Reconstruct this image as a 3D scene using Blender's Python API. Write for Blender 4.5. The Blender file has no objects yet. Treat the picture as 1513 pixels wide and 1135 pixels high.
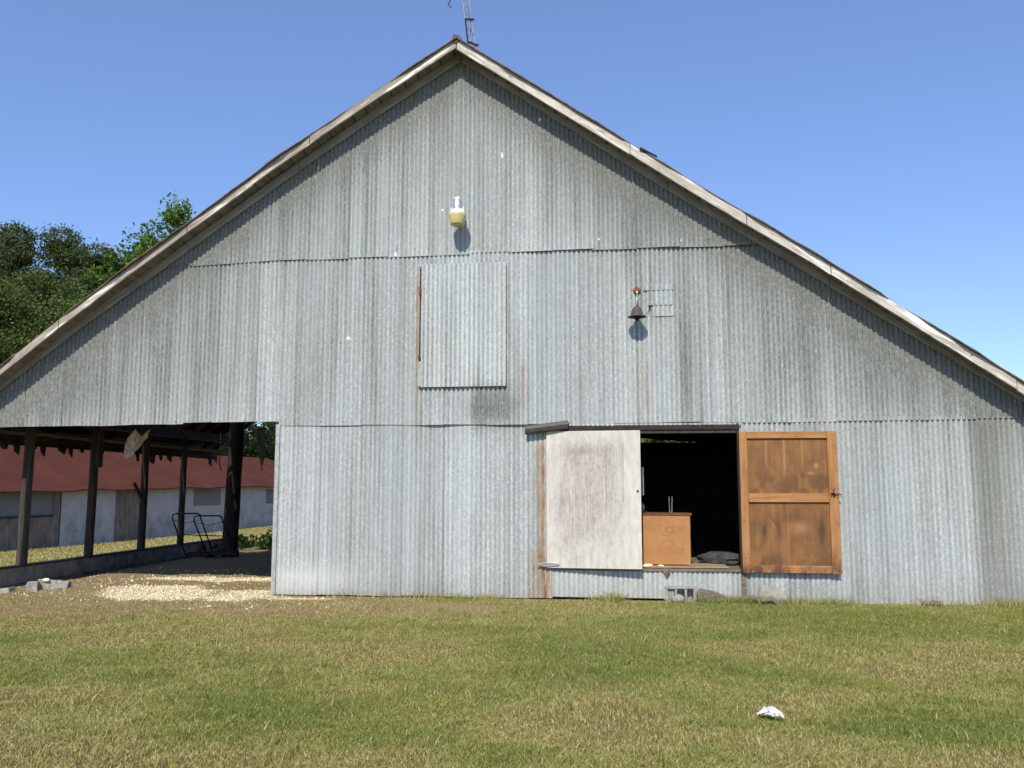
import bpy, math, random
import numpy as np
from mathutils import Vector, Matrix
random.seed(7); rng = np.random.default_rng(11)
S = bpy.context.scene
COL = S.collection
rad = math.radians
# ---------------------------------------------------------------- camera, sky, sun, exposure
EYE = 1.52
cd = bpy.data.cameras.new('camera'); cam = bpy.data.objects.new('camera', cd); COL.objects.link(cam)
cam.location = (0, -12.5, EYE)
cam.rotation_euler = (rad(90 + 6.75), 0, rad(6.24))
cd.sensor_fit = 'HORIZONTAL'; cd.sensor_width = 36; cd.lens = 36 * 1300 / 1513
cd.clip_start = 0.1; cd.clip_end = 6000
S.camera = cam
S.render.resolution_x = 1024; S.render.resolution_y = 768
SUN_EL, SUN_AZ = 43, 6          # sun behind the photographer, a little to the left (degrees from the wall's normal)
w = bpy.data.worlds.new('World'); S.world = w; w.use_nodes = True
wn = w.node_tree; bg = wn.nodes['Background']
sky = wn.nodes.new('ShaderNodeTexSky'); sky.sky_type = 'NISHITA'; sky.sun_disc = False
sky.sun_elevation = rad(SUN_EL); sky.air_density = 0.9; sky.dust_density = 0.25; sky.ozone_density = 5.0; sky.altitude = 50
sdir = Vector((-math.sin(rad(SUN_AZ)) * math.cos(rad(SUN_EL)), -math.cos(rad(SUN_AZ)) * math.cos(rad(SUN_EL)), math.sin(rad(SUN_EL))))
sky.sun_rotation = math.atan2(sdir.x, sdir.y)
wb = wn.nodes.new('ShaderNodeMix'); wb.data_type = 'RGBA'; wb.blend_type = 'MULTIPLY'; wb.inputs[0].default_value = 1; wb.inputs[7].default_value = (1.0, .97, 1.05, 1)   # the camera's white balance
wn.links.new(sky.outputs[0], wb.inputs[6]); wf = wn.nodes.new('ShaderNodeMix'); wf.data_type = 'RGBA'; wf.inputs[0].default_value = .24; wf.inputs[7].default_value = (1.35, 2.15, 4.2, 1)   # evens out the clear sky
wn.links.new(wb.outputs[2], wf.inputs[6]); wn.links.new(wf.outputs[2], bg.inputs[0]); bg.inputs[1].default_value = 0.15
sl = bpy.data.lights.new('sun', 'SUN'); sl.energy = 3.6; sl.angle = rad(0.55); sl.color = (1.0, 0.95, 0.82)
so = bpy.data.objects.new('sun', sl); COL.objects.link(so)
so.rotation_euler = (-sdir).to_track_quat('-Z', 'Y').to_euler(); so.location = (-5, -30, 30)
S.view_settings.view_transform = 'Standard'; S.view_settings.look = 'None'
S.view_settings.exposure = 0.35; S.view_settings.gamma = 1.0

# ---------------------------------------------------------------- noise (numpy)
def _h(ix, iy, seed):
    n = (ix.astype(np.int64) * 374761393 + iy.astype(np.int64) * 668265263 + seed * 1442695041) & 0x7fffffff
    n = ((n ^ (n >> 13)) * 1274126177) & 0x7fffffff
    return ((n ^ (n >> 16)) & 0xffff) / 65535.0
def vn(x, y, seed=0):
    x = np.asarray(x, float); y = np.asarray(y, float); x, y = np.broadcast_arrays(x, y)
    ix = np.floor(x); iy = np.floor(y); fx = x - ix; fy = y - iy
    fx = fx * fx * (3 - 2 * fx); fy = fy * fy * (3 - 2 * fy)
    a = _h(ix, iy, seed); b = _h(ix + 1, iy, seed); c = _h(ix, iy + 1, seed); d = _h(ix + 1, iy + 1, seed)
    return (a * (1 - fx) + b * fx) * (1 - fy) + (c * (1 - fx) + d * fx) * fy
def fbm(x, y, seed=0, o=4):
    s = 0; a = .5; t = 0
    x = np.asarray(x, float); y = np.asarray(y, float)
    for i in range(o):
        s = s + a * vn(x * 2 ** i, y * 2 ** i, seed + i * 17); t += a; a *= .5
    return s / t
def sstep(a, b, x):
    t = np.clip((np.asarray(x, float) - a) / (b - a), 0, 1); return t * t * (3 - 2 * t)

# ---------------------------------------------------------------- materials
def srgb(r, g, b):
    f = lambda c: ((c / 255 + .055) / 1.055) ** 2.4 if c > 10 else c / 255 / 12.92
    return (f(r), f(g), f(b), 1)
class NT:
    def __init__(s, name, rough=.8, metal=0., spec=.3):
        s.m = bpy.data.materials.new(name); s.m.use_nodes = True; s.t = s.m.node_tree
        s.b = s.t.nodes['Principled BSDF']; s.b.inputs['Roughness'].default_value = rough
        s.b.inputs['Metallic'].default_value = metal; s.b.inputs['Specular IOR Level'].default_value = spec
        s.tc = s.t.nodes.new('ShaderNodeTexCoord')
    def n(s, k): return s.t.nodes.new(k)
    def l(s, a, b): s.t.links.new(a, b)
    def coord(s, sc=(1, 1, 1)):
        src = s.tc.outputs['Object']
        if getattr(s, 'rot', 0):
            r_ = s.n('ShaderNodeMapping'); r_.inputs['Rotation'].default_value = (0, -s.rot, 0); s.l(src, r_.inputs[0]); src = r_.outputs[0]
        mp = s.n('ShaderNodeMapping'); mp.inputs['Scale'].default_value = sc; s.l(src, mp.inputs[0]); return mp.outputs[0]
    def noise(s, sc=(1, 1, 1), scale=5, detail=4, rough=.6, dist=0):
        t = s.n('ShaderNodeTexNoise'); t.inputs['Scale'].default_value = scale; t.inputs['Detail'].default_value = detail
        t.inputs['Roughness'].default_value = rough; t.inputs['Distortion'].default_value = dist
        s.l(s.coord(sc), t.inputs['Vector']); return t.outputs['Fac']
    def voro(s, sc=(1, 1, 1), scale=5, out='Color'):
        t = s.n('ShaderNodeTexVoronoi'); t.inputs['Scale'].default_value = scale; s.l(s.coord(sc), t.inputs['Vector'])
        if out == 'Color':
            q = s.n('ShaderNodeSeparateColor'); s.l(t.outputs['Color'], q.inputs[0]); return q.outputs[0]
        return t.outputs[out]
    def ramp(s, fac, stops):
        r = s.n('ShaderNodeValToRGB'); e = r.color_ramp.elements
        while len(e) < len(stops): e.new(.5)
        for i, (p, c) in enumerate(stops):
            e[i].position = p; e[i].color = c if len(c) == 4 else (*c, 1)
        s.l(fac, r.inputs[0]); return r.outputs[0]
    def step(s, fac, a, b):
        r = s.n('ShaderNodeMapRange'); r.inputs[1].default_value = a; r.inputs[2].default_value = b; r.clamp = True
        s.l(fac, r.inputs[0]); return r.outputs[0]
    def mix(s, fac, a, b, mode='MIX'):
        r = s.n('ShaderNodeMix'); r.data_type = 'RGBA'; r.blend_type = mode; r.clamp_factor = True
        for sock, v in ((r.inputs[0], fac), (r.inputs[6], a), (r.inputs[7], b)):
            if isinstance(v, (int, float)): sock.default_value = v
            elif isinstance(v, tuple): sock.default_value = v if len(v) == 4 else (*v, 1)
            else: s.l(v, sock)
        return r.outputs[2]
    def math(s, op, a, b=0.):
        r = s.n('ShaderNodeMath'); r.operation = op
        for sock, v in ((r.inputs[0], a), (r.inputs[1], b)):
            if isinstance(v, (int, float)): sock.default_value = v
            else: s.l(v, sock)
        return r.outputs[0]
    def attr(s, name, vec=False):
        a = s.n('ShaderNodeAttribute'); a.attribute_name = name; return a.outputs['Color' if vec else 'Fac']
    def col(s, c): s.l(c, s.b.inputs['Base Color'])
    def bump(s, h, strength=.4, dist=.01):
        b = s.n('ShaderNodeBump'); b.inputs['Strength'].default_value = strength; b.inputs['Distance'].default_value = dist
        s.l(h, b.inputs['Height']); s.l(b.outputs[0], s.b.inputs['Normal'])

def m_galv():
    q = NT('galvanised_sheet', .5, .05, .3)
    spang = q.voro((1, 1, .55), 62)
    fine = q.noise((1, 1, .35), 55, 3, .7)
    streak = q.noise((9, 9, .35), 1.6, 5, .65)
    big = q.noise((1, 1, .5), .9, 3, .5)
    c = q.ramp(spang, [(0, (.28, .287, .275, 1)), (.55, (.42, .43, .42, 1)), (1, (.66, .67, .655, 1))])
    c = q.mix(q.step(fine, .35, .7), c, q.mix(.55, c, (.56, .585, .565, 1)))
    c = q.mix(q.math('MULTIPLY', q.step(streak, .48, .70), .5), c, (.215, .22, .20, 1))
    c = q.mix(q.math('MULTIPLY', q.step(big, .40, .62), .4), c, (.52, .56, .56, 1))
    tone = q.attr('tone')
    c = q.mix(q.math('MULTIPLY', tone, 1.0), q.mix(.38, c, (.20, .21, .20, 1)), q.mix(.28, c, (.66, .69, .68, 1)))
    sp2 = q.step(q.noise((1, 1, .5), 40, 2, .6), .3, .75)
    d = q.math('MULTIPLY', q.attr('dirt'), q.math('ADD', q.math('MULTIPLY', sp2, -.55), 1.1))  # grime together with the rib-valley shading painted into this mask
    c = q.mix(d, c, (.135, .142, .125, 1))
    c = q.mix(q.attr('moss'), c, (.20, .185, .14, 1))
    rn = q.step(q.noise((1, 1, .2), 25, 4, .7), .30, .55)
    rc = q.ramp(q.noise((1, 1, .3), 14, 3, .6), [(.3, (.20, .085, .035, 1)), (.7, (.44, .25, .11, 1))])
    c = q.mix(q.math('MULTIPLY', q.attr('rust'), rn), c, rc)
    c = q.mix(q.attr('splash'), c, (.72, .73, .69, 1))
    # small sharp flecks of whitewash and bird lime
    fl_ = q.math('MULTIPLY', q.step(q.noise((1, 1, .45), 34, 2, .5), .735, .75), q.step(q.noise((1, 1, 1), 1.7, 3, .6), .52, .60))
    c = q.mix(fl_, c, (.85, .85, .82, 1))
    for cx, cz, sx, sz in ((-3.66, 6.42, .022, .07), (-4.55, 5.62, .03, .022), (-1.95, 6.55, .03, .05), (-5.95, 3.72, .045, .04), (-5.25, 4.97, .03, .05), (-.32, 6.75, .025, .10),
                           (-2.25, 5.1, .02, .03), (4.02, 3.62, .12, .03), (4.75, 2.95, .028, .035), (.55, 5.75, .06, .022), (-.32, 6.3, .015, .09), (-2.9, 7.05, .07, .03), (-3.1, 6.95, .03, .04), (1.6, 3.9, .02, .025), (.25, 6.15, .09, .012), (.9, 5.72, .08, .012)):
        v_ = q.n('ShaderNodeVectorMath'); v_.operation = 'SUBTRACT'; q.l(q.tc.outputs['Object'], v_.inputs[0]); v_.inputs[1].default_value = (cx + 2.15, 0, cz)
        v2 = q.n('ShaderNodeVectorMath'); v2.operation = 'MULTIPLY'; q.l(v_.outputs[0], v2.inputs[0]); v2.inputs[1].default_value = (1.5 / sx, 0, 1.4 / sz)
        v3 = q.n('ShaderNodeVectorMath'); v3.operation = 'LENGTH'; q.l(v2.outputs[0], v3.inputs[0])
        c = q.mix(q.step(q.math('ADD', v3.outputs[1], q.math('MULTIPLY', fine, 2.4)), 2.1, 1.9), c, (.84, .84, .80, 1))
    q.col(c)
    rr = q.math('ADD', q.math('MULTIPLY', q.attr('dirt'), .3), q.math('ADD', q.math('MULTIPLY', spang, .15), .42)); q.l(rr, q.b.inputs['Roughness'])
    q.bump(fine, .25, .004)
    return q.m
def m_wood(name, a, b, c, scale=(1, 30, 30), rough=.85, streak=None, s=1.0, rot=0):
    q = NT(name, rough, 0, .25); q.rot = rot
    g = q.noise(scale, 1.2 * s, 6, .7, .3); p = q.noise((1, 1, 1), 2.3 * s, 4, .6)
    col = q.ramp(g, [(.28, a), (.5, b), (.72, c)])
    col = q.mix(q.math('MULTIPLY', q.step(p, .45, .7), .55), col, a)
    if rot:
        kn = q.voro((1, 1, 1), 3.1, 'Distance'); col = q.mix(q.step(kn, .055, .03), col, (.06, .045, .035, 1))
        col = q.mix(q.math('MULTIPLY', q.step(q.noise((1.1, 1, 7), 2.6, 5, .75), .54, .66), .6), col, (.17, .14, .115, 1))
    if streak: col = q.mix(q.step(q.noise(scale, .7, 4, .7), .53, .60), col, streak)
    q.col(col); q.bump(g, .5, .006); return q.m
def m_simple(name, a, b, scale=8, rough=.8, metal=0, sc=(1, 1, 1), bump=.3, lo=.35, hi=.65, spec=.3):
    q = NT(name, rough, metal, spec); n = q.noise(sc, scale, 5, .65)
    q.col(q.ramp(n, [(lo, a), (hi, b)])); q.bump(n, bump, .01); return q.m
M = {}
M['galv'] = m_galv()
for k_, sg in (('L', -1), ('R', 1)):
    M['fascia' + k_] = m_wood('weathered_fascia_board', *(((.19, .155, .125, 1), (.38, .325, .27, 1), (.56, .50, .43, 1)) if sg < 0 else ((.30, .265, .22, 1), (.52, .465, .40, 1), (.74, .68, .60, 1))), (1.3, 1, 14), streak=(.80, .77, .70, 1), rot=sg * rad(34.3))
    M['frieze' + k_] = m_wood('grey_frieze_board', (.22, .20, .17, 1), (.33, .30, .26, 1), (.43, .40, .35, 1), (1.6, 1, 20), rot=sg * rad(34.3))
M['frieze'] = M['friezeL']
M['deck'] = m_wood('old_roof_board', (.13, .10, .08, 1), (.22, .18, .145, 1), (.32, .27, .22, 1), (14, 1.2, 14))
M['dark_wood'] = m_wood('dark_creosoted_wood', (.02, .016, .013, 1), (.045, .036, .03, 1), (.085, .07, .058, 1), (20, 20, 1.2))
M['post'] = m_wood('grey_brown_post_wood', (.028, .022, .018, 1), (.065, .053, .044, 1), (.12, .10, .085, 1), (20, 20, 1.0))
M['thick_post'] = m_wood('tarred_pole_wood', (.012, .010, .009, 1), (.030, .024, .020, 1), (.06, .048, .04, 1), (14, 14, 1.0))
M['roofing'] = m_simple('rusty_roofing', (.075, .05, .042, 1), (.20, .13, .105, 1), 9, .8, 0, (1, 1, 1), .5)
M['roofing_under'] = M['roofing']
def m_white_door():
    q = NT('peeling_white_paint', .7, 0, .3)
    grain = q.noise((14, 1, .7), 3.2, 6, .75); sp = q.noise((1, 1, .8), 26, 5, .75); big = q.noise((1.2, 1, .8), 2.1, 3, .6)
    base = q.ramp(q.noise((3, 1, 1), 5, 3, .5), [(.3, (.53, .49, .42, 1)), (.7, (.68, .635, .565, 1))])
    wear = q.attr('wear')
    m1 = q.math('MULTIPLY', q.step(grain, .30, .60), wear)
    c = q.mix(q.math('MULTIPLY', m1, .85), base, (.35, .305, .275, 1))
    m2 = q.math('MULTIPLY', q.step(sp, .51, .62), q.math('ADD', q.math('MULTIPLY', wear, .8), .08))
    c = q.mix(q.math('MULTIPLY', m2, .75), c, (.27, .24, .215, 1))
    c = q.mix(q.attr('groove'), c, (.24, .21, .19, 1))
    c = q.mix(q.attr('stain'), c, (.33, .255, .225, 1))
    q.col(c); q.bump(grain, .3, .004); return q.m
M['white_door'] = m_white_door()
def m_ply():
    q = NT('brown_plywood', .65, 0, .3)
    g = q.noise((10, 1, .8), 1.6, 5, .6, .5); b = q.noise((1, 1, .9), 4.2, 5, .65, .2)
    c = q.ramp(g, [(.3, (.21, .095, .032, 1)), (.7, (.29, .135, .046, 1))])
    c = q.mix(q.math('MULTIPLY', q.step(b, .48, .66), .5), c, (.125, .058, .023, 1))
    c = q.mix(q.attr('stain'), c, (.07, .038, .022, 1))
    c = q.mix(q.attr('light'), c, (.52, .27, .11, 1))
    q.col(c); q.bump(b, .2, .004); return q.m
M['ply'] = m_ply()
def m_frame(sc):
    q = NT('orange_pine_frame', .6, 0, .3)
    g = q.noise(sc, 1.6, 5, .65, .4); c = q.ramp(g, [(.3, (.27, .115, .040, 1)), (.5, (.40, .185, .066, 1)), (.72, (.52, .265, .105, 1))])
    k = q.voro((1, 1, 1), 5.5, 'Distance'); c = q.mix(q.step(k, .07, .03), c, (.15, .06, .03, 1))
    c = q.mix(q.math('MULTIPLY', q.step(q.noise((1, 1, 1), 3.3, 4, .7), .52, .66), .6), c, (.22, .10, .045, 1))
    sz_ = q.n('ShaderNodeSeparateXYZ'); q.l(q.tc.outputs['Object'], sz_.inputs[0])
    c = q.mix(q.math('MULTIPLY', q.step(sz_.outputs[2], .42, .04), q.step(q.noise((1, 1, .6), 7, 4, .7), .38, .62)), c, (.11, .05, .03, 1))
    q.col(c); q.bump(g, .2, .004); return q.m
M['frame'] = m_frame((.8, 1, 16)); M['frame_v'] = m_frame((16, 1, .8))
M['cabinet'] = m_simple('orange_cabinet_panel', (.38, .175, .062, 1), (.46, .22, .085, 1), 3, .55, 0, (1, 1, 1), .05)
M['cabinet_mark'] = m_simple('faded_cabinet_mark', (.33, .15, .054, 1), (.42, .20, .078, 1), 22, .6, 0, (1, 1, 1), .05)
M['cabinet_dark'] = m_simple('cabinet_side', (.09, .04, .02, 1), (.18, .08, .035, 1), 6, .7)
M['black'] = m_simple('black_metal', (.012, .012, .013, 1), (.03, .028, .026, 1), 20, .5, .2)
M['steel'] = m_simple('dull_steel', (.26, .27, .28, 1), (.45, .46, .47, 1), 16, .45, .6)
M['track'] = m_simple('grey_brown_cap_metal', (.055, .052, .046, 1), (.10, .095, .085, 1), 10, .55, .1, (1, 6, 6))
M['rust'] = m_simple('rusty_metal', (.10, .035, .018, 1), (.26, .10, .045, 1), 22, .85)
M['shade'] = m_simple('dark_enamel_shade', (.055, .045, .048, 1), (.10, .085, .088, 1), 25, .6)
M['brownpipe'] = m_simple('dark_brown_pipe', (.018, .010, .009, 1), (.04, .022, .018, 1), 14, .6)
M['block'] = m_simple('concrete_block', (.24, .225, .195, 1), (.40, .375, .33, 1), 18, .95, 0, (1, 1, 1), .6)
M['block_dark'] = m_simple('mossy_block_wall', (.13, .13, .115, 1), (.27, .265, .24, 1), 5, .95, 0, (1, 1, 1), .6)
M['rock'] = m_simple('field_stone', (.25, .22, .175, 1), (.40, .365, .30, 1), 7, .95, 0, (1, 1, 1), .6)
M['rot'] = m_simple('rotten_wood', (.09, .07, .05, 1), (.27, .22, .165, 1), 9, .95, 0, (2, 12, 12), .7)
M['white_plastic'] = m_simple('white_plastic', (.78, .77, .74, 1), (.88, .87, .84, 1), 12, .4)
M['lens'] = m_simple('yellowed_lens', (.54, .44, .17, 1), (.64, .54, .25, 1), 10, .3, 0, (1, 1, 1), .05)
M['aluminium'] = m_simple('aluminium_housing', (.5, .5, .52, 1), (.66, .66, .68, 1), 9, .35, .7)
M['reflector'] = m_simple('white_reflector', (.80, .79, .77, 1), (.86, .85, .83, 1), 9, .35)
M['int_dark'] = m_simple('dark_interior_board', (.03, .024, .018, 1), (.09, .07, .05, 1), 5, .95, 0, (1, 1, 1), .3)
M['floorboard'] = m_wood('dusty_floor_board', (.10, .075, .05, 1), (.19, .145, .10, 1), (.28, .215, .15, 1), (1.2, 12, 12))
def m_redroof():
    q = NT('red_metal_roof', .9, 0, .08)
    n = q.noise((1, 1, 1), .8, 5, .6); f = q.noise((1, 1, 1), 14, 3, .6)
    c = q.ramp(n, [(.3, (.088, .029, .020, 1)), (.7, (.115, .039, .026, 1))]); c = q.mix(q.math('MULTIPLY', q.step(f, .6, .7), .3), c, (.26, .10, .08, 1)); q.col(c); return q.m
M['redroof'] = m_redroof()
def m_whitewall():
    q = NT('whitewashed_wall', .9, 0, .2)
    n = q.noise((1, 1, 1), 1.4, 5, .7); s = q.n('ShaderNodeSeparateXYZ'); q.l(q.tc.outputs['Object'], s.inputs[0])
    c = q.ramp(n, [(.3, (.38, .385, .375, 1)), (.7, (.50, .505, .49, 1))])
    low = q.math('MULTIPLY', q.step(s.outputs[2], .75, .0), q.math('MULTIPLY', q.step(q.noise((1, 1, .7), 2.2, 5, .7), .42, .66), .7)); c = q.mix(low, c, (.20, .19, .16, 1)); q.col(c); return q.m
M['whitewall'] = m_whitewall()
M['oldboards'] = m_wood('old_brown_boards', (.10, .08, .065, 1), (.20, .17, .14, 1), (.32, .28, .24, 1), (8, 8, 1))
M['greysheet'] = m_simple('dull_grey_sheet', (.14, .145, .145, 1), (.23, .235, .235, 1), 5, .8, 0, (6, 6, 1))
M['bark'] = m_simple('bark', (.055, .045, .035, 1), (.14, .115, .09, 1), 12, .95, 0, (3, 3, .6), .8)
def m_leaf(name, a, b, c):
    q = NT(name, .6, 0, .25)
    col = q.ramp(q.attr('lc'), [(0, a), (.5, b), (1, c)]); q.col(col)
    tr = q.n('ShaderNodeBsdfTranslucent'); q.l(q.mix(1.0, col, (1.25, 1.35, .6, 1), 'MULTIPLY'), tr.inputs[0])
    ms = q.n('ShaderNodeMixShader'); ms.inputs[0].default_value = .28
    q.l(q.b.outputs[0], ms.inputs[1]); q.l(tr.outputs[0], ms.inputs[2]); q.l(ms.outputs[0], q.t.nodes['Material Output'].inputs[0]); return q.m
M['pine_leaf'] = m_leaf('pine_needles', (.040, .060, .020, 1), (.078, .10, .032, 1), (.14, .155, .055, 1))
M['oak_leaf'] = m_leaf('broad_leaves', (.045, .068, .018, 1), (.09, .12, .03, 1), (.16, .19, .055, 1))
M['bright_leaf'] = m_leaf('bright_young_leaves', (.05, .10, .014, 1), (.10, .18, .026, 1), (.18, .27, .05, 1))
M['weed_leaf'] = m_leaf('weed_leaves', (.03, .055, .012, 1), (.06, .10, .02, 1), (.10, .14, .03, 1))
def m_grass():
    q = NT('grass_blades', .6, 0, .2); col = q.attr('gcol', True); q.col(col)
    tr = q.n('ShaderNodeBsdfTranslucent'); q.l(q.mix(1.0, col, (1.2, 1.2, .7, 1), 'MULTIPLY'), tr.inputs[0])
    ms = q.n('ShaderNodeMixShader'); ms.inputs[0].default_value = .25
    q.l(q.b.outputs[0], ms.inputs[1]); q.l(tr.outputs[0], ms.inputs[2]); q.l(ms.outputs[0], q.t.nodes['Material Output'].inputs[0]); return q.m
M['grass'] = m_grass()
def m_ground():
    q = NT('ground_soil', .95, 0, .1)
    n = q.noise((1, 1, 1), 1.3, 6, .65); f = q.noise((1, 1, 1), 28, 5, .75); v = q.noise((1, 1, 1), 110, 3, .7)
    soil = q.ramp(f, [(.3, (.15, .13, .05, 1)), (.7, (.27, .23, .09, 1))])
    far = q.ramp(n, [(.3, (.19, .18, .06, 1)), (.7, (.26, .235, .085, 1))]); far = q.mix(q.math('MULTIPLY', q.step(f, .4, .65), .5), far, (.12, .125, .035, 1))
    c = q.mix(q.attr('far'), soil, far)
    dirt = q.ramp(f, [(.25, (.19, .125, .06, 1)), (.5, (.33, .235, .12, 1)), (.75, (.50, .39, .23, 1))])
    dirt = q.mix(q.math('MULTIPLY', q.step(v, .5, .66), .5), dirt, (.085, .055, .035, 1))
    c = q.mix(q.attr('dirt'), c, dirt)
    sand = q.ramp(f, [(.3, (.48, .36, .21, 1)), (.7, (.72, .58, .38, 1))])
    sand = q.mix(q.math('MULTIPLY', q.step(v, .55, .68), .5), sand, (.22, .15, .09, 1))
    c = q.mix(q.attr('sand'), c, sand)
    q.col(c); q.bump(f, .8, .03); return q.m
M['ground'] = m_ground()
M['gravel'] = m_simple('pale_gravel', (.56, .46, .28, 1), (.88, .79, .55, 1), 9, .9, 0, (1, 1, 1), .3)

# ---------------------------------------------------------------- mesh helpers
def link(name, me, parent=None, mat=None, smooth=False):
    o = bpy.data.objects.new(name, me); COL.objects.link(o)
    if mat is not None: me.materials.append(mat)
    if parent is not None: o.parent = parent; o.matrix_parent_inverse = parent.matrix_world.inverted() if False else Matrix.Translation(-parent.location)
    if smooth: me.polygons.foreach_set('use_smooth', [True] * len(me.polygons))
    return o
def tag(o, label=None, cat=None, group=None, kind=None):
    if label: o['label'] = label
    if cat: o['category'] = cat
    if group: o['group'] = group
    if kind: o['kind'] = kind
    return o
def empty(name, loc, label=None, cat=None, group=None):
    o = bpy.data.objects.new(name, None); COL.objects.link(o); o.location = loc; o.empty_display_size = .2
    return tag(o, label, cat, group)
class MB:
    def __init__(s): s.v = []; s.f = []
    def add(s, vs, fs):
        b = len(s.v); s.v += [tuple(v) for v in vs]; s.f += [tuple(b + i for i in f) for f in fs]; return s
    def box(s, x0, x1, y0, y1, z0, z1, j=0):
        r = lambda: random.uniform(-j, j) if j else 0
        vs = [(x + r(), y + r(), z + r()) for z in (z0, z1) for (x, y) in ((x0, y0), (x1, y0), (x1, y1), (x0, y1))]
        return s.add(vs, [(3, 2, 1, 0), (4, 5, 6, 7), (0, 1, 5, 4), (1, 2, 6, 5), (2, 3, 7, 6), (3, 0, 4, 7)])
    def prism(s, poly, y0, y1):                    # polygon in x,z extruded along y
        n = len(poly); vs = [(x, y0, z) for x, z in poly] + [(x, y1, z) for x, z in poly]
        return s.add(vs, [tuple(range(n)), tuple(range(2 * n - 1, n - 1, -1))] + [(i, i + n, (i + 1) % n + n, (i + 1) % n) for i in range(n)])
    def beam(s, a, b, w_, h_, up=(0, 0, 1)):       # rectangular bar from a to b
        a = Vector(a); b = Vector(b); d = (b - a).normalized(); u = Vector(up); r = d.cross(u)
        if r.length < 1e-4: r = d.cross(Vector((0, 1, 0)))
        r.normalize(); u = r.cross(d)
        vs = [p + r * (sx * w_ / 2) + u * (sz * h_ / 2) for p in (a, b) for sx, sz in ((-1, -1), (1, -1), (1, 1), (-1, 1))]
        return s.add(vs, [(3, 2, 1, 0), (4, 5, 6, 7), (0, 1, 5, 4), (1, 2, 6, 5), (2, 3, 7, 6), (3, 0, 4, 7)])
    def tube(s, pts, r, n=10, caps=True):
        pts = [Vector(p) for p in pts]; rs = r if isinstance(r, (list, tuple)) else [r] * len(pts); b = len(s.v); u = None
        for i, p in enumerate(pts):
            d = (pts[min(i + 1, len(pts) - 1)] - pts[max(i - 1, 0)]).normalized()
            if u is None: u = d.orthogonal().normalized()
            u = (u - d * u.dot(d)).normalized(); v = d.cross(u)
            for k in range(n):
                a = 2 * math.pi * k / n; s.v.append(tuple(p + (u * math.cos(a) + v * math.sin(a)) * rs[i]))
        for i in range(len(pts) - 1):
            for k in range(n):
                s.f.append((b + i * n + k, b + i * n + (k + 1) % n, b + (i + 1) * n + (k + 1) % n, b + (i + 1) * n + k))
        if caps:
            s.f.append(tuple(b + k for k in range(n))[::-1]); e = b + (len(pts) - 1) * n; s.f.append(tuple(e + k for k in range(n)))
        return s
    def lathe(s, prof, c, n=24, axis=(0, 0, 1)):   # prof: (r, z) list
        q = Vector((0, 0, 1)).rotation_difference(Vector(axis)); b = len(s.v); c = Vector(c)
        for r_, z in prof:
            for k in range(n):
                a = 2 * math.pi * k / n; s.v.append(tuple(c + q @ Vector((r_ * math.cos(a), r_ * math.sin(a), z))))
        for i in range(len(prof) - 1):
            for k in range(n): s.f.append((b + i * n + k, b + i * n + (k + 1) % n, b + (i + 1) * n + (k + 1) % n, b + (i + 1) * n + k))
        return s
    def build(s, name, mat, parent=None, smooth=False, bevel=0):
        me = bpy.data.meshes.new(name); me.from_pydata(s.v, [], s.f); me.update()
        o = link(name, me, parent, mat, smooth)
        if bevel:
            m = o.modifiers.new('b', 'BEVEL'); m.width = bevel; m.segments = 2; m.limit_method = 'ANGLE'
        return o
def fast_mesh(name, V, F, mat, parent=None, smooth=False, attrs=None, vecs=None):
    """V (n,3) array, F (m,k) array (k=3 or 4)"""
    me = bpy.data.meshes.new(name); V = np.ascontiguousarray(V, np.float32); F = np.ascontiguousarray(F, np.int32); k = F.shape[1]
    me.vertices.add(len(V)); me.vertices.foreach_set('co', V.ravel())
    me.loops.add(F.size); me.loops.foreach_set('vertex_index', F.ravel())
    me.polygons.add(len(F)); me.polygons.foreach_set('loop_start', np.arange(0, F.size, k, dtype=np.int32))
    me.polygons.foreach_set('loop_total', np.full(len(F), k, np.int32))
    if smooth: me.polygons.foreach_set('use_smooth', np.ones(len(F), bool))
    me.update(calc_edges=True)
    for n_, a in (attrs or {}).items():
        at = me.attributes.new(n_, 'FLOAT', 'POINT'); at.data.foreach_set('value', np.ascontiguousarray(a, np.float32).ravel())
    for n_, a in (vecs or {}).items():
        at = me.attributes.new(n_, 'FLOAT_COLOR', 'POINT'); c4 = np.ones((len(V), 4), np.float32); c4[:, :3] = a; at.data.foreach_set('color', c4.ravel())
    me.validate()
    return link(name, me, parent, mat)
def grid_faces(nr, nc, base=0):
    i = np.arange(nr - 1)[:, None] * nc + np.arange(nc - 1)[None, :] + base
    return np.stack([i, i + 1, i + nc + 1, i + nc], -1).reshape(-1, 4)

# ---------------------------------------------------------------- terrain
def gz(x, y):
    x = np.asarray(x, float); y = np.asarray(y, float); x, y = np.broadcast_arrays(x, y)
    z = -.02 + .0 * x
    near = sstep(-9.6, -12.5, x) * sstep(-2, 1.5, y)
    z = z - near * .12
    # ground falls away left of the barn and beyond, down to the long low building
    z = z - sstep(-10, -21, x) * sstep(2, 14, y) * .62 - sstep(-21, -40, x) * .3
    z = z + sstep(20, 42, y) * .12 * sstep(-10, -18, x)
    bay = sstep(-9.4, -8.6, x) * sstep(-4.6, -5.2, x) * sstep(-.3, .6, y) * sstep(12, 9, y)
    z = z + bay * (.02 + .07 * sstep(2, 5.5, y) * sstep(-5.5, -7.5, x))
    z = z + (fbm(x * .5, y * .5, 3, 4) - .5) * .10 * sstep(.2, -2.5, y)
    z = z + (fbm(x * 2.2, y * 2.2, 9, 4) - .5) * .055 * np.where(y < .3, sstep(0.1, -.8, y), bay)
    z = z - sstep(-.6, -6, y) * .05
    # a small ramp of spoil at the open bay's mouth
    z = z + .06 * np.exp(-((x + 7.6) / 1.2) ** 2 - ((y - .2) / .7) ** 2)
    return z
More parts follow.
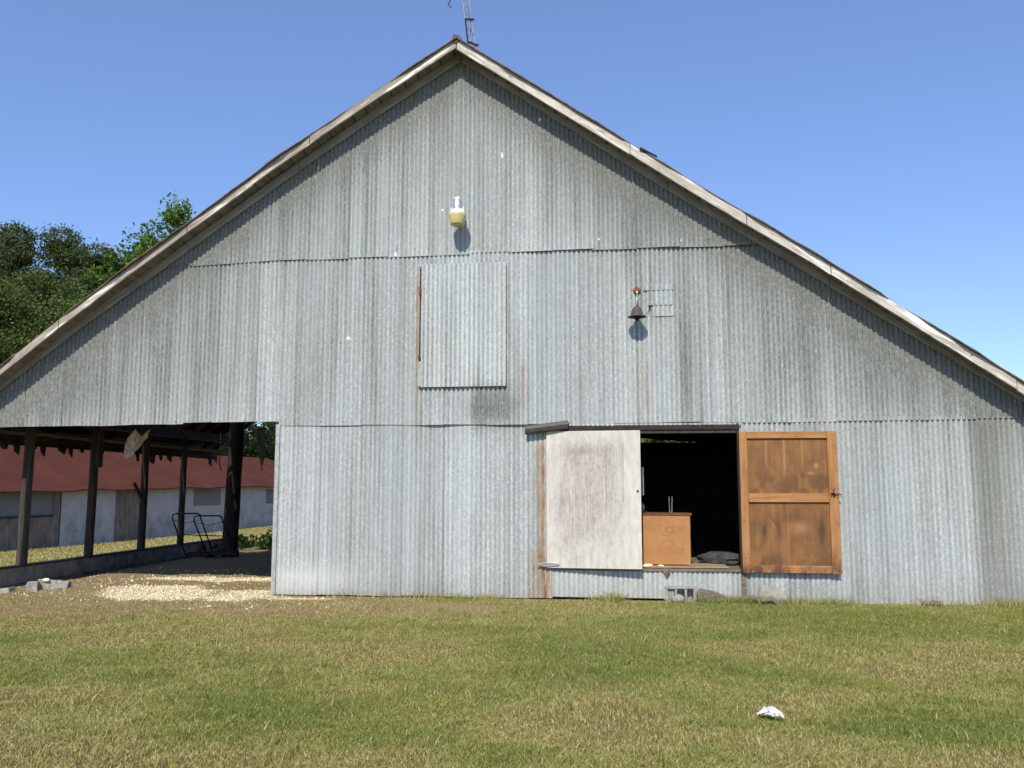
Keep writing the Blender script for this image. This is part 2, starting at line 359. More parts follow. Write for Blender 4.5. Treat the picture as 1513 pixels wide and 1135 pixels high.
def g1(x, y): return float(gz(np.array([x]), np.array([y]))[0])
def m_dirt(x, y):
    n = fbm(x * 1.1, y * 1.1, 21, 5); n2 = fbm(x * 4, y * 4, 22, 3)
    d = sstep(-9.9, -9.0, x) * sstep(-3.9, -5.2, x + .35 * (y + 1.2)) * sstep(-2.2, -.7, y + (n - .5) * 2.4)
    strip = sstep(-4.8, -4.2, x) * sstep(-1.7, -2.9, x) * sstep(-.5, -.12, y + (n - .5) * .4)
    strip2 = sstep(-.24, -.06, y + (n2 - .5) * .2) * .8 * (x < 6.3)
    left = sstep(-7.2, -8.6, x) * sstep(-3.6, -1.2, y + (n - .5) * 3.0) * .6
    tr = np.exp(-((x + 5.2) / 2.4) ** 2 - ((y + 1.5 + .12 * x) / 1.0) ** 2) + .8 * np.exp(-((x + 2.6) / 1.6) ** 2 - ((y + 1.0) / .45) ** 2) + .7 * np.exp(-((x + 8) / 1.4) ** 2 - ((y + 2.2) / 1.2) ** 2)
    tr = sstep(.30, .58, tr * (.6 + 1.0 * fbm(x * 1.7, y * 3.2, 24, 4)) + .0) * .95
    return np.clip(np.maximum.reduce([d, strip, strip2, left, tr]), 0, 1)
def m_sand(x, y):
    n = fbm(x * 1.4, y * 2.2, 31, 5)
    a = np.exp(-(((x + 6.45) / .95) ** 2 + ((y - .1) / .95) ** 2) ** 1.3)
    b = np.exp(-(((x + 5.25) / .75) ** 2 + ((y - .3) / 1.1) ** 2) ** 1.3) * .85
    c = np.exp(-(((x + 6.2) / 1.6) ** 2 + ((y - 1.9) / .45) ** 2) ** 1.3) * .9
    e = np.exp(-(((x + 4.4) / .9) ** 2 + ((y + .3) / .16) ** 2)) * .8
    hole = np.exp(-(((x + 5.55) / .75) ** 2 + ((y - .85) / .5) ** 2)) * 1.0
    s_ = np.maximum.reduce([a, b, c, e]) - hole
    return sstep(.30, .62, s_ + (n - .5) * .7)
def outside(x, y):     # lawn beyond the densely grown strip
    fx_, fy_ = -math.sin(rad(6.24)), math.cos(rad(6.24)); d = x * fx_ + (y + 12.5) * fy_; l = x * fy_ - (y + 12.5) * fx_
    return np.clip(sstep(.60, .66, np.abs(l) / np.maximum(d, .01)) + sstep(4.5, 4.2, d), 0, 1) * (y < .2)
def axis(parts):
    out = []
    for a, b, st in parts: out.append(np.arange(a, b, st))
    return np.unique(np.round(np.concatenate(out), 4))
xs = np.concatenate([[-2500, -1200, -600, -300, -160, -100, -70], np.arange(-52, -13, 1.2), np.arange(-13, 8, .1), [8, 9, 10, 12, 15, 20, 30, 50, 90, 200, 500, 1200, 2500]])
ys = np.concatenate([[-400, -150, -60, -30, -20, -16, -14], np.arange(-12.5, 10, .1), np.arange(10, 60, 1.2), [62, 70, 85, 110, 160, 260, 500, 1200, 3000]])
GX, GY = np.meshgrid(xs, ys); Z = gz(GX, GY)
V = np.stack([GX, GY, Z], -1).reshape(-1, 3)
gx, gy = GX.ravel(), GY.ravel()
ground = fast_mesh('ground', V, grid_faces(len(ys), len(xs)), M['ground'], smooth=True,
    attrs={'dirt': m_dirt(gx, gy), 'sand': m_sand(gx, gy), 'far': np.clip(sstep(1, 4, gy) * sstep(-9.5, -9.9, gx) + sstep(10, 12, gy) + outside(gx, gy), 0, 1)})
tag(ground, kind='structure')

# ---------------------------------------------------------------- the barn
ROOF = [(-10.15, 2.52), (-9.06, 3.31), (-8.03, 4.12), (-7.0, 4.86), (-5.97, 5.59), (-4.95, 6.32), (-4.23, 6.80), (-3.32, 7.39), (-2.15, 8.11),
        (-1.30, 7.53), (-.41, 6.92), (.47, 6.32), (1.47, 5.63), (1.93, 5.32), (2.82, 4.73), (3.68, 4.13), (4.53, 3.54), (5.45, 2.89), (6.9, 1.87)]
RX = np.array([p[0] for p in ROOF]); RZ = np.array([p[1] for p in ROOF])
def roofz(x): return np.interp(x, RX, RZ)
FRB = [(-10.1, 2.34), (-9.24, 2.99), (-7.94, 3.975), (-7.13, 4.53), (-6.08, 5.265), (-4.85, 6.13), (-3.47, 7.06), (-2.137, 7.915),
       (-1.94, 7.79), (-.44, 6.735), (.065, 6.37), (1.02, 5.70), (1.96, 5.08), (3.75, 3.87), (5.56, 2.67), (6.6, 1.97)]
FX = np.array([p[0] for p in FRB]); FZ = np.array([p[1] for p in FRB])
def frz(x): return np.interp(x, FX, FZ)
barn = empty('barn', (-2.15, 0, 0), 'big old gabled barn clad in weathered corrugated metal with an open bay on its left', 'barn')
PIT = .0677
XREF = [0.]
def sheet_attrs(x, z, tonek, kind):
    top = frz(x); dist = np.maximum(top - z, 0)
    st = fbm(x * 7, z * .35, 41, 4); st2 = fbm(x * 1.6, z * .5, 42, 4); fine = vn(x / PIT * 2, z * 1.2, 43)
    up = np.exp(-dist / 1.25) * (.42 + .5 * st2)
    edge = sstep(.9, .05, dist) * .35 * (.4 + st)
    d = up * (.45 + .8 * st) + edge + sstep(.55, .8, st) * .30 * (.3 + fine)
    if kind in ('patch', 'hatch'): tonek = .97
    if kind == 'low': d = d * .7 + sstep(.35, .02, z) * .22 * st2 + .30 * np.exp(-((x - 5.05) / .16) ** 2) * (.4 + st)
    def blob(cx, cz, sx, sz, a): return a * np.exp(-((x - cx) / sx) ** 2 - ((z - cz) / sz) ** 2)
    d = d + blob(-1.70, 2.68, .32, .28, 1.5) * (.4 + st) + blob(1.1, 3.1, .10, 1.2, .55) + blob(1.3, 2.7, .05, 1.4, .4) + blob(2.2, 3.0, .07, 1.4, .35) + blob(-2.3, 3.8, .10, .8, .25)
    d = d + blob(3.9, 3.1, .5, .6, .25) * st2 * 1.5 + blob(2.6, 3.4, .3, .8, .3) + blob(-3.6, 4.0, .5, 1.0, .2) * st
    ph = .5 + .5 * np.cos(2 * np.pi * (x - XREF[0]) / PIT); d = d + (1 - ph) ** 2.2 * (.26 + .42 * st)  # darkens every rib valley: shade painted into the colour for stronger corrugation contrast
    d = d + sstep(2.6, .4, dist) * .16 * (.3 + st2)
    if kind != 'low': d = d + .22 * np.exp(-np.maximum(dist, 0) / .5)
    d = d + blob(-5.9, 3.4, .9, .8, .22) + blob(-8.1, 3.0, .8, .5, .45)
    sp = np.zeros_like(x)
    def band(cx, wx, z0, z1, a): return a * np.exp(-((x - cx) / wx) ** 2) * sstep(z0 - .12, z0 + .05, z) * sstep(z1 + .06, z1 - .05, z)
    r = band(-1.22, .028, 2.75, 3.25, .75) * (.5 + fine) + band(-2.765, .016, 2.4, 4.6, .55) + band(-2.76, .03, 3.4, 4.5, .3) + band(.55, .05, 2.6, 3.6, .16) + band(.50, .10, 2.5, 3.3, .18) + band(-1.34, .04, 2.4, 2.7, .2)
    if kind == 'low':
        r = r + band(-.925, .032, .0, 2.18, 1.1) + band(-.985, .014, .0, 2.1, .7) + band(-1.06, .02, .0, .62, .7) + band(-.86, .05, .0, .5, .9) + band(-.99, .09, .45, .6, .8) + band(-1.03, .03, 1.2, 2.1, .3)
        r = r + sstep(.07, .01, z) * .35 * st
    moss = .30 * np.exp(-dist / .8) * (st2 > -1) * st2 + (band(-.98, .08, .0, 2.1, .35) + sstep(.5, .0, z) * .25 * st if kind == 'low' else 0) + band(5.1, .22, 0, 2.4, .35)
    spl = sp
    if kind == 'low': spl = spl + .5 * np.exp(-((x + 4.4) / .8) ** 2) * np.exp(-((z - .22) / .18) ** 2) * (.4 + st) + .25 * sstep(.6, .2, z) * sstep(-.9, -.7, x) * sstep(2.0, 1.5, x) * st
    if kind == 'hatch': spl = spl + (.05 + .14 * sstep(4.3, 3.0, z)) * ph; d = d + (1 - ph) ** 2.2 * .15  # hatch: paler crests, plus extra painted shade in its rib valleys
    rib = vn(np.floor(x / PIT) * 3.7, z * .25, 55) - .5; tone = np.clip(tonek + (st2 - .5) * .35 + rib * .7 + .08 - (.15 if kind == 'top' else 0), 0, 1)
    return dict(tone=tone, dirt=np.clip(d, 0, .95), rust=np.clip(r, 0, 1), splash=np.clip(spl, 0, .9), moss=np.clip(moss, 0, .7))  # dirt holds both grime and the painted shade of the rib valleys
def sheeting(name, x0, x1, zb, zt, yo, kind, seed, lifts=(), parent=barn, dz=.14, amp=.0085, wsheet=9, jag=.010):
    XREF[0] = x0; r = random.Random(seed); Vs = []; Fs = []; A = {}; base = 0; x = x0; k = 0
    while x < x1 - .01:
        xe = min(x + wsheet * PIT, x1); xo = min(xe + .5 * PIT, x1) if xe < x1 else xe
        n = max(3, int(round((xo - x) / (PIT / 8))) + 1)
        u = np.linspace(x, xo, n); jz = r.uniform(-jag, jag); tk = r.uniform(.18, .82); lift = max(0, r.uniform(-.006, .010))
        zbv = zb(u) + jz + r.uniform(-.006, .006) * (u - x) / .6; ztv = np.maximum(zt(u), zbv + .001)
        rows = max(2, int(np.max(ztv - zbv) / dz) + 2); t = np.linspace(0, 1, rows)[:, None] ** 1.0
        Zz = zbv[None, :] * (1 - t) + ztv[None, :] * t; Xx = np.repeat(u[None, :], rows, 0)
        y = yo - amp * np.cos(2 * np.pi * (Xx - x0) / PIT) - .0065 * (Xx - x) / (wsheet * PIT) + .0015
        y = y - lift * np.exp(-(Zz - zbv[None, :]) / .12)
        y = y + (fbm(Xx * 1.3, Zz * .8, 60 + seed, 3) - .5) * .016
        for lx, ls, la in lifts: y = y - la * np.exp(-((Xx - lx) / ls) ** 2) * np.exp(-(Zz - zbv[None, :]) / .22)
        P = np.stack([Xx, y, Zz], -1).reshape(-1, 3); Vs.append(P); Fs.append(grid_faces(rows, n, base)); base += len(P)
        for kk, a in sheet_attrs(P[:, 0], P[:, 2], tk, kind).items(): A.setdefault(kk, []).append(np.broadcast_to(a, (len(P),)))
        x = xe; k += 1
    return fast_mesh(name, np.concatenate(Vs), np.concatenate(Fs), M['galv'], parent, True, {k_: np.concatenate(v) for k_, v in A.items()})
def SB(a, b, za, zb_): return lambda u: np.interp(u, [a, b], [za, zb_])
topf = lambda u: frz(u) + .06
SEAM2 = lambda u: np.interp(u, [-7, -4.9, -3, -1.2, 1.6, 3.0, 4], [4.86, 4.92, 4.93, 4.95, 4.95, 4.93, 4.93])
SEAM1 = lambda u: np.interp(u, [-4.85, -1.2, 1.8, 6.6], [2.44, 2.42, 2.43, 2.46])
LINT = lambda u: 2.445 + .012 * (fbm(u * 3, u * 0, 5, 3) - .5) + np.where(u > -6.3, .02, 0) + np.interp(u, [-10.1, -4.8], [-.01, .035])
# lower course (ground to 2.45 m), left and right of the doorway, and the strip beneath it
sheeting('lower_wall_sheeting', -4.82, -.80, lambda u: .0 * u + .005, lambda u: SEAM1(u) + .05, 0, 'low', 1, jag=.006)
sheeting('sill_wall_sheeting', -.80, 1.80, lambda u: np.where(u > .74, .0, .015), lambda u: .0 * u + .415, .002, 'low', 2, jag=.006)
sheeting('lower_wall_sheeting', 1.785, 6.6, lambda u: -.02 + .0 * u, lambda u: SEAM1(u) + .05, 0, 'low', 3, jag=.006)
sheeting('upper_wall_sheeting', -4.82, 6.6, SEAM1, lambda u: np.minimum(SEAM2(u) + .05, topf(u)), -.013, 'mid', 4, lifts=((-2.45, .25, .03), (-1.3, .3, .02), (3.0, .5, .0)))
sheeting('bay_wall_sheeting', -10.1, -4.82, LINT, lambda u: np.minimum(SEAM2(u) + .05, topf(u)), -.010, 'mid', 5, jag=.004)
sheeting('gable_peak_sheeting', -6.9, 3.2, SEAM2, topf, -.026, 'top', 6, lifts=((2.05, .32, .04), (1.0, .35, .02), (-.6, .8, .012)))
# nail heads along the girts
nv_, nf_ = [], []
ocb = np.array([(1, 0, 0), (-1, 0, 0), (0, 1, 0), (0, -1, 0), (0, 0, 1), (0, 0, -1)], float); ocf = [(0, 2, 4), (2, 1, 4), (1, 3, 4), (3, 0, 4), (2, 0, 5), (1, 2, 5), (3, 1, 5), (0, 3, 5)]
for zr_, yo_ in ((.16, -.008), (1.22, -.008), (2.34, -.008), (2.50, -.021), (3.66, -.021), (4.86, -.021), (5.03, -.034), (6.1, -.034), (7.0, -.034)):
    x_ = -9.9 + random.random() * .1
    while x_ < 6.5:
        x_ += PIT * random.choice((2, 3, 3, 4)); zz_ = zr_ + random.uniform(-.02, .02)
        if zz_ > frz(x_) - .05 or (zz_ < 2.45 and (x_ < -4.8 or -1.0 < x_ < 3.2)) or (-2.75 < x_ < -1.4 and 2.95 < zz_ < 4.85) or random.random() < .25: continue
        b_ = len(nv_); nv_ += [(x_ + a[0] * .007, yo_ + a[1] * .006, zz_ + a[2] * .007) for a in ocb]; nf_ += [tuple(b_ + i for i in f_) for f_ in ocf]
tag(MB().add(nv_, nf_).build('nail_heads', M['rust'], barn), kind='stuff')
# repaired patches beside the gooseneck lamp
for z0_, z1_, xa_, yo_ in ((4.325, 4.42, .52, -.048), (4.11, 4.34, .58, -.040), (3.95, 4.125, .66, -.032)):
    sheeting('patch', xa_, .955, lambda u: z0_ + .0 * u, lambda u: z1_ + .0 * u, yo_, 'patch', 8, jag=0)
MB().box(-4.86, -4.80, -.022, .10, .0, 2.45).build('corner_trim', M['galv'], barn)
MB().box(1.775, 1.80, -.030, .03, .40, 2.42).build('door_jamb', M['dark_wood'], barn)
MB().box(1.775, 1.85, -.030, -.0165, .0, .40).build('jamb_foot', M['rot'], barn)
# framing behind the sheets: posts and girts
f = MB()
for x in (-4.75, -2.5, -1.0, 1.86, 4.2, 6.45): f.box(x - .07, x + .07, .03, .17, -.05, float(frz(x)) - .08)
for z in (4.9, 6.2): 
    xa = np.interp(z, FZ[:8], FX[:8]); xb = np.interp(-z, -FZ[7:], FX[7:]); f.box(float(xa) + .2, float(xb) - .2, .175, .215, z - .07, z + .07)
f.box(-9.35, 5.5, .03, .10, 2.50, 2.66)
f.build('wall_framing', M['dark_wood'], barn)
# doorway header, sill and floor
MB().box(-.85, 1.81, -.035, .03, 2.335, 2.40).build('door_header', M['brownpipe'], barn)
MB().box(-.85, 1.81, -.012, .09, 2.285, 2.333).build('door_lintel', M['post'], barn)
hd = sheeting('header_flashing', -.55, 1.84, lambda u: 2.395 + .0 * u, lambda u: 2.425 + .0 * u, -.028, 'mid', 12, jag=0)
fl = MB(); fl.box(-.82, 1.80, -.025, .125, .385, .422)
yy = .135
for i in range(24):
    fl.box(-4.7, 6.4, yy, yy + .225, .385 + random.uniform(-.003, .003), .425); yy += .23
fl.build('barn_floor', M['floorboard'], barn)
MB().box(.50, 1.62, -.02, .62, .433, .447).build('floor_panel', m_simple('dusty_plywood', (.30, .21, .13, 1), (.40, .30, .20, 1), 6, .9), barn)
# interior walls, back gable (split by a gap), right side wall, bay partition, ceiling
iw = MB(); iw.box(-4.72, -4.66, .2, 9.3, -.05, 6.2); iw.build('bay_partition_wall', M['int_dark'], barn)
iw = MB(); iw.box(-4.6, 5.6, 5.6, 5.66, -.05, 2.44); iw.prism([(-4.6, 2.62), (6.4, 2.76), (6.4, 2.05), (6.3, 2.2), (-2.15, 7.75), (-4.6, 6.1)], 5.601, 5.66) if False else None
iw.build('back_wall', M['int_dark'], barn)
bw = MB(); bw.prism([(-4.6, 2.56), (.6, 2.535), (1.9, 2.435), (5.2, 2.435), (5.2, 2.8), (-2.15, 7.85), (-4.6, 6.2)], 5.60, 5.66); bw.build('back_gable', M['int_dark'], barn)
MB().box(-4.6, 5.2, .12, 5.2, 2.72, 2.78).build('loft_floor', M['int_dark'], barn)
sw = MB()
n = 9 * 16; ysw = np.linspace(0, 9.4, 9 * 110 // 4)
Vy = []; 
for z in (-.05, 1.96): Vy.append(np.stack([6.6 + .0068 * np.cos(2 * np.pi * ysw / PIT), ysw, np.full_like(ysw, z)], -1))
Vy = np.concatenate(Vy)
rs = fast_mesh('side_wall_sheeting', Vy, grid_faces(2, len(ysw)), M['galv'], barn, True, {k_: np.full(len(Vy), v) for k_, v in dict(tone=.5, dirt=.3, rust=0, splash=0, moss=.1).items()})
# roof: boards running along the barn, their ends showing beneath the rake, covered by old roofing
YR0, YR1 = -.33, 9.5
dk = MB(); x = RX[0] + .02; hole = (-9.6, -8.3, 2.9, 6.2)
while x < RX[-1] - .1:
    sl_ = (roofz(x + .05) - roofz(x)) / .05; wdt = random.uniform(.19, .26) * math.cos(math.atan(sl_)); x2 = min(x + wdt, RX[-1] - .02)
    if x < -2.15 < x2: x2 = -2.152
    if x2 - x < .03: x = x2 + .004; continue
    za, zb_ = float(roofz(x)) - .075, float(roofz(x2)) - .075
    segs = [(YR0 + .012 + random.uniform(0, .02), YR1 - random.uniform(0, .35))]
    if hole[0] < x < hole[1]: segs = [(segs[0][0], hole[2] + random.uniform(-.3, .5)), (hole[3] + random.uniform(-.5, .3), segs[0][1])]
    for a_, b_ in segs:
        th = .024; dx_ = .01
        dk.prism([(x, za - th), (x2 - .020, zb_ - th), (x2 - .020, zb_), (x, za)], a_, b_)
    x = x2
dk.build('roof_boards', M['deck'], barn)
def roof_cover(side):
    xs_ = np.linspace(RX[0] - .06, -2.15, 56) if side < 0 else np.linspace(-2.15, RX[-1] + .06, 62)
    ysr = np.concatenate([[YR0 - .075, YR0 - .05, YR0 - .0], np.arange(YR0 + .1, YR1, .17), [YR1 + .06]])
    XX, YY = np.meshgrid(xs_, ysr); lump = (fbm(XX * 2.2, YY * 1.1, 71 + side, 4) - .45) * .028 + (vn(XX * 9, YY * .3, 77) - .5) * .014
    s0 = np.interp(XX, [RX[0] - .06, RX[0]], [-.04, 0]) + np.interp(XX, [RX[-1], RX[-1] + .06], [0, -.04])
    ZZ = roofz(XX) + s0 + .004 + np.abs(lump) * 1.0
    edge = (fbm(xs_ * 2.5, xs_ * 0, 78, 3) - .5) * .07 + sstep(.66, .8, vn(xs_ * 1.3, xs_ * 0, 75)) * .05
    YY = YY + np.where(YY < YR0 + .05, edge[None, :], 0)
    P1 = np.stack([XX, YY, ZZ], -1).reshape(-1, 3); nn = len(P1); P2 = P1 - [0, 0, .022]
    F = grid_faces(len(ysr), len(xs_))
    cx = P1[F].mean(1); keep = ~((cx[:, 0] > hole[0] - .1) & (cx[:, 0] < hole[1] + .1) & (cx[:, 1] > hole[2] + .1 + .6 * np.sin(cx[:, 0] * 7)) & (cx[:, 1] < hole[3] - .1 + .5 * np.sin(cx[:, 0] * 9)))
    F = F[keep]; nc = len(xs_); nr = len(ysr)
    i0 = np.arange(nc - 1); rim = np.stack([i0 + nn, i0 + nn + 1, i0 + 1, i0], -1); j0 = (nr - 1) * nc + i0; rim2 = np.stack([j0, j0 + 1, j0 + nn + 1, j0 + nn], -1)
    return fast_mesh('roof_covering', np.concatenate([P1, P2]), np.concatenate([F, F[:, ::-1] + nn, rim, rim2]), M['roofing'], barn, True)
roof_cover(-1); roof_cover(1)
# fascia: separate planks nailed end to end along each rake
def rake_planks(xs_, prof, top_off, h, y0, y1, name, mat, gap=.004, jit=.008):
    for a, b in zip(xs_[:-1], xs_[1:]):
        inner = [x_ for x_ in RX if min(a, b) + .05 < x_ < max(a, b) - .05]; lo, hi = sorted((a, b)); px_ = [lo + gap] + inner + [hi - gap]
        o = random.uniform(-jit, jit); yj = random.uniform(-.006, .006)
        poly = [(x_, float(prof(x_)) + top_off + o + random.uniform(-.003, .003)) for x_ in px_]; poly2 = [(x_, z_ - h + random.uniform(-.005, .005)) for x_, z_ in poly]
        MB().prism(poly2 + poly[::-1], y0 + yj, y1 + yj).build(name, mat, barn, bevel=.004)
rake_planks([-10.15, -8.15, -6.2, -4.35, -2.15], roofz, -.006, .130, YR0 - .033, YR0 + .004, 'fascia_board', M['fasciaL'])
rake_planks([-2.15, .36, 1.95, 3.05, 5.35, 6.9], roofz, -.006, .152, YR0 - .033, YR0 + .004, 'fascia_board', M['fasciaR'])
rake_planks([-10.1, -7.0, -4.6, -2.139], frz, .148, .148, -.075, -.040, 'frieze_board', M['friezeL'], jit=.004)
rake_planks([-2.139, .9, 3.1, 6.6], frz, .148, .148, -.075, -.040, 'frieze_board', M['friezeR'], jit=.004)
MB().beam((.50, -.34, 6.325), (.74, -.30, 6.20), .12, .018, (0, -.5, 1)).build('loose_roof_flap', M['brownpipe'], barn)
MB().tube([(-2.17, -.42, 8.115), (-2.17, 2, 8.15), (-2.15, YR1, 8.15)], .035, 8).build('ridge_cap', M['roofing'], barn)
MB().beam((-2.18, -.375, 8.06), (-2.10, -.375, 8.13), .03, .07).build('ridge_knot', M['roofing'], barn)
# rafters over the open bay with ragged tails, and eave beam on the posts
for i, y in enumerate(np.arange(.45, 9.4, .62)):
    y = float(y) + random.uniform(-.05, .05); x0 = -10.05 + random.uniform(-.12, .35); m = MB()
    if hole[2] - .2 < y < hole[3] and i % 2: x0 = -8.9
    q_ = [(x0, float(roofz(x0)) - .075), (-4.75, float(roofz(-4.75)) - .075)]
    m.prism([(x0 + random.uniform(-.1, .15), q_[0][1] - random.uniform(.10, .2)), (-4.75, q_[1][1] - .14), (-4.75, q_[1][1]), (x0, q_[0][1])], y - .025, y + .025)
    m.build('rafter', M['dark_wood'], barn)
MB().box(-9.42, -9.26, .2, 9.45, 2.62, 2.80).build('eave_beam', M['dark_wood'], barn)
MB().box(-8.05, -7.9, .3, 9.3, 3.45, 3.62).build('purlin_beam', M['dark_wood'], barn)
MB().box(-10.17, -10.13, -.30, 9.5, 2.26, 2.50, .004).build('eave_board', M['dark_wood'], barn)
# ragged soffit scraps hanging from the eave
for i in range(26):
    y = .6 + i * .345 + random.uniform(-.1, .1)
    if random.random() < .22: continue
    h = random.uniform(.08, .26); w_ = random.uniform(.12, .30); z = 2.30 + random.uniform(-.03, .03)
    MB().add([(-10.12, y, z), (-10.12, y + w_, z), (-10.10, y + w_ * random.uniform(.3, .9), z - h), (-10.10, y, z - h * random.uniform(.3, .9)), (-10.095, y, z), (-10.095, y + w_, z), (-10.075, y + w_ * .7, z - h), (-10.075, y, z - h * .5)],
             [(0, 1, 2, 3), (7, 6, 5, 4), (0, 4, 5, 1), (1, 5, 6, 2), (2, 6, 7, 3), (3, 7, 4, 0)]).build('soffit_scrap', M['dark_wood'], barn)
MB().box(-10.02, -9.6, .2, 9.3, 2.44, 2.47).build('soffit_panel', M['dark_wood'], barn)
# posts of the open side, standing on the low block wall
def post(x, y, z0, z1, r, mat, name='post', lean=0.):
    pts = []; rs_ = []
    for i in range(7):
        t = i / 6; pts.append((x + lean * t + random.uniform(-.006, .006), y + random.uniform(-.006, .006), z0 + (z1 - z0) * t)); rs_.append(r * (1.06 - .12 * t) * random.uniform(.97, 1.03))
    MB().tube(pts, rs_, 8 if r < .15 else 12).build(name, mat, barn, r > .15)
for y, r in ((-.16, .085), (.88, .082), (2.72, .078), (4.52, .076), (6.15, .07)): post(-9.36, y, .29, 2.64, r, M['post'] if 0 < y < 1 else M['dark_wood'], lean=.02)
post(-8.03, 5.7, .0, 3.46, .16, M['thick_post'], 'thick_post', lean=.10)
MB().beam((-9.34, 4.5, 1.22), (-9.40, 4.22, 1.62), .04, .06).build('knee_brace', M['dark_wood'], barn)
MB().box(-9.30, -9.22, 2.66, 2.78, 1.9, 2.55).build('post_cleat', M['dark_wood'], barn)
# left door leaf: white, nearly shut
W_, H_ = 1.315, 1.90
dl = empty('barn_door', (-.87, -.035, .42))
tag(dl, 'peeling white plank door standing slightly ajar at the left of the doorway', 'door'); 
nx, nz = 100, 90
ux, uz = np.meshgrid(np.linspace(0, W_, nx), np.linspace(0, H_, nz)); uu, zz = ux.ravel(), uz.ravel()
wear = sstep(.40, .80, 1 - np.abs(uu / W_ - .44) * 1.25) * sstep(-.05, .2, 1 - zz / H_) * sstep(-.1, .5, zz / H_) * (.05 + 1.35 * fbm(uu * 4, zz * 1.6, 81, 4))
wear = np.clip(wear * 1.7 + .18 * sstep(.5, .7, fbm(uu * 8, zz * 3, 85, 3)), 0, 1)
gro = np.zeros_like(uu)
for gxx, a_ in ((.20, .45), (.41, .5), (.62, .35), (.84, .35), (1.07, .7)): gro = np.maximum(gro, a_ * np.exp(-((uu - gxx) / .010) ** 2) * sstep(.3, .6, vn(uu * 2, zz * 3, 82)) * (zz < 1.72))
stn = .75 * sstep(.10, .0, np.abs(zz - 1.62) - .0) * sstep(.18, .32, uu) * sstep(.90, .80, uu) * fbm(uu * 14, zz * 5, 83, 3) * 1.2 + .45 * np.exp(-((uu - .42) / .12) ** 2) * sstep(.9, 1.6, zz) * sstep(1.7, 1.62, zz) * fbm(uu * 18, zz * 2, 84, 3)
Vd = np.stack([uu, np.zeros_like(uu) - .02, zz], -1)
fr_ = fast_mesh('door_face', Vd, grid_faces(nz, nx), M['white_door'], None, False, dict(wear=wear, groove=gro, stain=np.clip(stn, 0, .9)))
fr_.parent = dl
def child(mb, name, mat, par, **k):
    o = mb.build(name, mat, None, **k); o.parent = par; return o
core = child(MB().box(.0, W_, -.0185, .02, 0, H_), 'door_core', M['white_plastic'] if False else m_simple('cream_door_edge', (.55, .50, .42, 1), (.70, .66, .58, 1), 9), dl)
child(MB().box(W_ - .018, W_ + .001, -.024, .03, .02, H_ - .02), 'door_edge', M['dark_wood'], dl) if False else None
hg = child(MB().prism([(-.14, .052), (-.02, .078), (.17, .064), (.18, .045), (.17, .030), (-.02, .012), (-.14, .036)], -.036, -.028), 'strap_hinge', M['steel'], dl, bevel=.003)
child(MB().lathe([(.0, .012), (.014, .010), (.016, 0), (.0, 0)], (W_ - .045, -.021, 1.06), 12, (0, -1, 0)), 'door_knob', M['black'], dl)
dl.rotation_euler = (0, 0, rad(-4.6))
# right door leaf: swung fully open, showing its framed plywood back
dr = empty('barn_door', (1.795, -.045, .375), 'framed orange plywood door swung open flat against the wall right of the doorway', 'door')
WR, HR = 1.295, 1.925
nx, nz = 90, 100
ux, uz = np.meshgrid(np.linspace(.08, WR - .08, nx), np.linspace(.08, HR - .08, nz)); uu, zz = ux.ravel(), uz.ravel()
def bl(cx, cz, sx, sz, a, q=0.): return a * np.exp(-((uu - cx + q * (zz - cz)) / sx) ** 2 - ((zz - cz) / sz) ** 2)
n1 = fbm(uu * 7, zz * 5, 91, 4)
st_ = (bl(.30, .52, .035, .17, .9, -.10) + bl(.50, .55, .035, .17, 1.0, .05) + bl(.42, .72, .04, .12, .6, .5) + bl(1.06, .55, .04, .16, 1.1) + bl(.75, .75, .07, .12, .5) + bl(.2, .85, .05, .2, .35)) * (.5 + n1)
st_ = st_ * .8; st_ += .30 * sstep(1.42, 1.25, zz) * sstep(.95, 1.05, zz) * sstep(.32, .6, n1) + .22 * sstep(.42, .6, n1) + .35 * sstep(.35, .1, zz) * sstep(.45, .6, n1)
lg = .55 * np.exp(-((uu - .60) / .012) ** 2) * sstep(1.25, 1.45, zz) + .4 * np.exp(-((uu - .84) / .012) ** 2) * sstep(1.35, 1.5, zz) + .35 * np.exp(-((uu - .36) / .015) ** 2) * sstep(1.3, 1.6, zz) + bl(1.02, 1.45, .03, .035, .7) + bl(.95, 1.35, .05, .02, .6) + bl(.78, .62, .12, .08, .35) * n1 * 2 + bl(.42, .66, .008, .06, .6, .6)
lg += .3 * np.exp(-((uu - .62) / .006) ** 2) * (zz < .95)
pn = fast_mesh('door_panel', np.stack([uu, np.zeros_like(uu) - .008, zz], -1), grid_faces(nz, nx), M['ply'], None, False, dict(stain=np.clip(st_, 0, .85), light=np.clip(lg, 0, .8))); pn.parent = dr
child(MB().box(.01, WR - .01, -.0065, .008, .01, HR - .01), 'door_backing', M['frame'], dr)
def frm(a, b, c_, d_, o=0, mt='frame'):  # each rail and stile
    child(MB().box(a, b, -.042 - o, -.010, c_, d_), 'door_frame', M[mt], dr, bevel=.004)
frm(0, .105, 0, HR, 0, 'frame_v'); frm(WR - .125, WR, .0, HR - .004, 0, 'frame_v'); frm(.107, WR - .127, HR - .10, HR - .006, -.003); frm(.107, WR - .127, .955, 1.075, -.003); frm(.107, WR - .127, .008, .105, -.003)
lt = MB(); lt.tube([(WR - .11, -.05, 1.075), (WR - .04, -.065, 1.065), (WR + .03, -.05, 1.06)], .006, 6); lt.tube([(WR - .10, -.05, 1.03), (WR - .08, -.075, 1.09), (WR - .055, -.06, 1.15)], .005, 6); lt.box(WR - .075, WR - .045, -.048, -.044, 1.02, 1.08); lt.tube([(WR - .02, -.05, 1.0), (WR + .0, -.06, 1.08), (WR + .035, -.05, 1.03)], .004, 6)
child(lt, 'latch', M['brownpipe'], dr)
